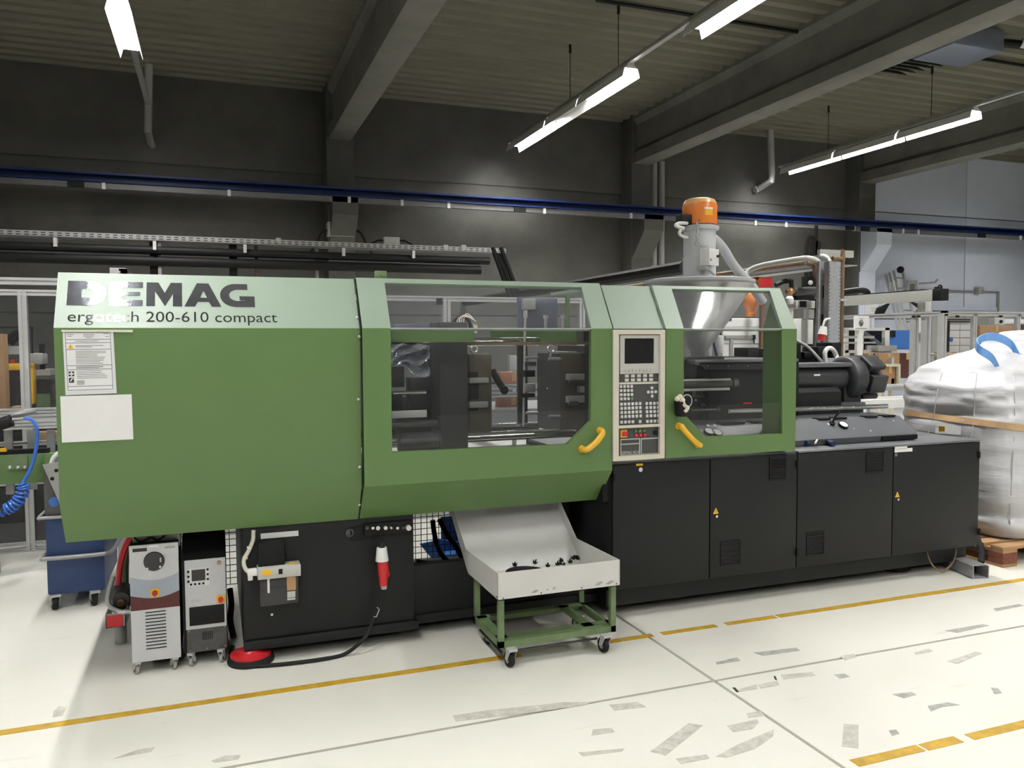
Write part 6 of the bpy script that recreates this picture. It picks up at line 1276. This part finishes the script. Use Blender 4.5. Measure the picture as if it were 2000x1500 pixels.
# linear robot beam
RX = P(1842, 578, Y=7.3).x; rz = P(1842, 577, Y=7.3).z
rb = thing('linear_robot', 'white linear robot beam on a post with black drive end', 'robot', (RX, 8.5, 0))
b = B(); b.box(RX-.12, RX-.02, 7.3, 10.2, rz-.06, rz+.07, .004); beam = obj('beam', b, MATS['panel_grey'], rb)
b = B(); b.box(RX-.13, RX+.0, 7.22, 7.34, rz-.065, rz+.075, .004); b.box(RX-.12, RX-.03, 7.5, 10.2, rz+.07, rz+.082); obj('drive_end', b, MATS['black'], beam)
b = B(); q = P(1836, 562, Y=7.35); b.tube([q+Vector((.03*math.cos(a), 0, .03*math.sin(a))) for a in [2*PI*i/12 for i in range(12)]], .01, 6, 1, True); b.box(q.x-.06, q.x, 7.33, 7.38, q.z-.04, q.z+.01); obj('eye_bolt', b, MATS['black'], beam)
b = B(); q = P(1813, 600, Y=7.6); b.box(q.x-.05, q.x+.05, 7.6, 7.72, 0, rz-.06, .004); obj('post', b, MATS['white_plastic'], rb)
b = B(); b.box(RX-.07, RX-.05, 9.9, 10.0, 0, rz); obj('post', b, MATS['white_plastic'], rb)
b = B(); b.tube([P(1648, 571, Y=9.9), P(1680, 567, Y=9.8), P(1692, 570, Y=9.8), P(1695, 580, Y=9.8), P(1690, 587, Y=9.8)], .05, 8, 5); obj('drag_chain', b, MATS['black'], rb)
b = B(); b.plate([F(1727, 595, 8.6), F(1740, 590, 8.6), F(1736, 597, 8.6), F(1727, 613, 8.6), F(1714, 613, 8.6), F(1718, 602, 8.6)], [], flat(8.6), (0, .06, 0)); b.plate([F(1784, 590, 8.0), F(1806, 598, 8.0), F(1806, 612, 8.0), F(1790, 613, 8.0), F(1800, 602, 8.0)], [], flat(8.0), (0, .06, 0)); obj('gripper', b, MATS['black'], rb)
# right aluminium cell
FX, FY = 8.0, 7.05; fz = P(1845, 612, Y=FY).z
rf = thing('robot_cell_fence', 'pale aluminium cell fence with panes behind the bulk bag', 'guard fence', (FX, FY, 0))
b = B(); prof_x(b, FX, 11, FY, fz, .055); obj('top_rail', b, MATS['alu'], rf)
b = B(); prof_y(b, FX, FY, 8.9, fz, .055); obj('top_rail', b, MATS['alu'], rf)
for u, Y, s in ((1845, FY, .07), (1905, FY, .05), (1790, 7.5, .07), (1812, 7.35, .07), (1990, FY, .05)):
    q = P(u, 650, Y=Y); b = B(); prof_z(b, q.x, Y, 0, fz, s); obj('post', b, MATS['alu'], rf)
b = B(); b.box(FX+.05, 10.9, FY+.02, FY+.025, .9, fz-.03); obj('clear_pane', b, MATS['clear_panel'], rf)
for u in (1785, 1794, 1870, 1955): b = B(); q = P(u, 618, Y=FY-.01); b.box(q.x-.02, q.x+.02, FY-.02, FY, q.z-.012, q.z+.012); obj('hinge', b, MATS['black'], rf)
# sorting station with window frame and blue panel
st = thing('sorting_station', 'aluminium framed work station with a blue panel left of the cell fence', 'work station', (8, 9, 0))
WYY = 8.8
b = B()
for r in ((1650, 640, 1740, 645), (1650, 684, 1783, 688), (1729, 640, 1737, 686), (1652, 645, 1657, 690), (1676, 640, 1686, 700)): b.pb(*r, WYY, .06)
obj('window_frame', b, MATS['white_plastic'], st)
b = B(); b.pb(1738, 645, 1784, 684, WYY+.1, .03); obj('blue_panel', b, MATS['blue'], st)
b = B(); b.pb(1739, 646, 1749, 658, WYY+.08, .02); b.pb(1657, 646, 1729, 684, WYY+.3, .03); obj('dark_opening', b, MATS['black'], st)
b = B(); b.plate([F(1690, 646, WYY+.2), F(1728, 674, WYY+.2), F(1728, 682, WYY+.2), F(1684, 650, WYY+.2)], [], flat(WYY+.2), (0, .03, 0)); b.pb(1692, 674, 1720, 684, WYY+.15, .02); obj('belt', b, MATS['bluegrey'], st)
b = B(); b.pb(1715, 675, 1752, 686, WYY-.1, .2); b.pb(1640, 656, 1708, 661, WYY-.2, .1); b.pb(1640, 668, 1710, 671, WYY-.2, .04); obj('grey_shelf', b, MATS['grey_plastic'], st)
for u in (1655, 1681, 1733): b = B(); q = P(u, 690, Y=WYY); b.box(q.x-.04, q.x+.04, WYY, WYY+.06, 0, q.z); obj('leg', b, MATS['white_plastic'], st)
ca = 'cardboard boxes at the work station'
carton('cardboard box under the aluminium window frame, left of its neighbour', (1690, 690, 1706, 712), WYY-.1, .5, group=ca); carton('wide cardboard box under the blue panel', (1717, 690, 1757, 712), WYY-.15, .5, group=ca); carton('dark red-brown box below the blue panel', (1757, 690, 1788, 738), WYY-.1, .5, 'cardboard_dark', group=ca); carton('dark narrow box between the two cardboard boxes', (1706, 690, 1717, 712), WYY-.1, .5, 'cardboard_dark', group=ca)
carton('cardboard box in a pale metal frame beside the motor end', (1721, 716, 1757, 752), WYY-.5, .4, group=ca)
b = B(); b.plate([F(1716, 755, WYY-.55), F(1716, 711, WYY-.55), F(1759, 711, WYY-.55), F(1759, 755, WYY-.55)], [[F(1720, 755, WYY-.55), F(1720, 716, WYY-.55), F(1755, 716, WYY-.55), F(1755, 755, WYY-.55)]], flat(WYY-.55), (0, .04, 0)); q = P(1716, 740, Y=WYY-.5); b.box(q.x, q.x+.05, WYY-.5, WYY-.45, 0, q.z); b.box(q.x+.22, q.x+.27, WYY-.5, WYY-.45, 0, q.z); tag(obj('metal_frame', b, MATS['beige']), 'pale metal frame holding a cardboard box beside the motor end', 'frame')
sg = thing('sign', 'white prohibition sign on the rail left of the work station', 'sign', tuple(P(1682, 644, Y=7.6)))
b = B(); b.pb(1668, 617, 1697, 644, 7.6, .006); q = P(1682, 640, Y=7.61); b.box(q.x-.03, q.x+.03, 7.61, 7.64, 0, q.z); sgb = obj('sign_plate', b, MATS['paper'], sg)
b = B(); c = P(1682, 631, Y=7.595); b.tube([c+Vector((.028*math.cos(a), 0, .034*math.sin(a))) for a in [2*PI*i/20 for i in range(20)]], .004, 6, 1, True); b.tube([c+Vector((-.018, 0, .022)), c+Vector((.018, 0, -.022))], .004, 6, 1); b.box(c.x-.008, c.x+.008, 7.595, 7.598, c.z-.02, c.z+.012); obj('symbol', b, MATS['ink_black'], sgb)
b = B(); b.pb(1671, 641, 1693, 642, 7.597, .003); b.pb(1679, 622, 1686, 623, 7.597, .003); obj('print_line', b, MATS['ink_black'], sgb)
nt_ = thing('notice', 'white notice sheet behind the robot beam', 'notice', tuple(P(1703, 615, Y=9.5))); b = B(); b.pb(1690, 593, 1716, 616, 9.5, .006); q = P(1703, 616, Y=9.52); b.box(q.x-.02, q.x+.02, 9.506, 9.53, 0, q.z); nb = obj('notice_plate', b, MATS['paper'], nt_)
b = B()
for v in (601, 604, 607): b.pb(1702, v, 1713, v+1, 9.497, .003)
obj('print_line', b, MATS['grey_plastic'], nb)
# white sectional cabinet and boxes behind the cell fence
wc = thing('tiled_cabinet', 'pale cabinet with square panels and a round blue sticker behind the cell fence', 'cabinet', (9, 9.4, 0))
q0, q1 = P(1853, 630, Y=9.4), P(1896, 690, Y=9.4)
b = B(); b.box(q0.x, q1.x, 9.42, 9.6, 0, q0.z); obj('cabinet_body', b, MATS['alu_dull'], wc)
for i in range(2):
    for k in range(7):
        x0 = q0.x+(q1.x-q0.x)*i/2; z1_ = q0.z-.12*k; b = B(); b.box(x0+.006, x0+(q1.x-q0.x)/2-.006, 9.40, 9.425, z1_-.114, z1_-.004, .003); obj('panel', b, MATS['white_plastic'], wc)
b = B(); b.pb(1849.5, 626, 1854, 690, 9.37, .03); b.pb(1843, 623, 1900, 625.5, 9.36, .04); b.pb(1856, 627, 1898, 629.5, 9.36, .04); obj('black_rail', b, MATS['black'], wc)
b = B(); c = P(1858, 663, Y=9.395); b.cyl(c, c+Vector((0, -.003, 0)), .035, seg=20); obj('blue_sticker', b, MATS['blue'], wc)
carton('big cardboard box behind the blue lifting loop', (1914, 635, 1979, 690), 8.6, .6, group=ca); carton('dark box beside the big cardboard box at the right edge', (1980, 634, 2030, 700), 8.6, .6, 'cardboard_dark', group=ca); carton('cardboard box low between the fence posts', (1840, 688, 1868, 715), 8.9, .4, group=ca)
cs = thing('camera_box', 'grey camera box on the cell above the cardboard', 'camera', tuple(P(1955, 628, Y=8.3))); b = B(); b.pb(1943, 620, 1962, 634, 8.3, .1, .006); obj('camera_body', b, MATS['panel_grey'], cs); b = B(); b.pb(1962, 623, 2040, 632, 8.32, .06); obj('camera_rail', b, MATS['white_plastic'], cs); b = B(); c = P(1954, 628, Y=8.3); b.cyl(c, c+Vector((0, -.02, 0)), .022); obj('lens', b, MATS['black'], cs)
# support for the boxes, low table behind the bag
lt = thing('low_table', 'low grey bench carrying the cardboard boxes behind the bulk bag', 'bench', (9.6, 8.7, 0)); z = P(1946, 690, Y=8.6).z
b = B(); b.box(P(1835, 690, Y=8.6).x, 11.6, 8.55, 9.3, z-.04, z); obj('bench_top', b, MATS['grey_plastic'], lt)
for x in (8.8, 11.5): b = B(); b.box(x, x+.05, 8.6, 8.65, 0, z-.04); obj('leg', b, MATS['alu'], lt)
# ducts behind the motor end
dc = thing('belt_conveyor', 'pale belt conveyor with a grey roller behind the motor end', 'conveyor', (6.6, 6.6, 0))
b = B(); q0 = P(1690, 758, Y=6.4); b.cyl((q0.x, 6.4, q0.z), (q0.x+.9, 6.4, q0.z), .035, seg=16); obj('roller', b, MATS['alu_dull'], dc)
b = B(); b.pb(1686, 782, 1770, 796, 6.2, .05); b.pb(1686, 777, 1770, 780, 6.25, .06); obj('side_frame', b, MATS['white_plastic'], dc)
b = B(); q = P(1700, 796, Y=6.2); b.box(q.x, q.x+.05, 6.2, 6.25, 0, q.z); b.box(q.x+.6, q.x+.65, 6.2, 6.25, 0, q.z); obj('leg', b, MATS['alu'], dc)
b = B(); b.pb(1690, 764, 1770, 776, 6.6, .02); obj('clear_cover', b, MATS['clear_panel'], dc)
bpy.context.view_layer.update()
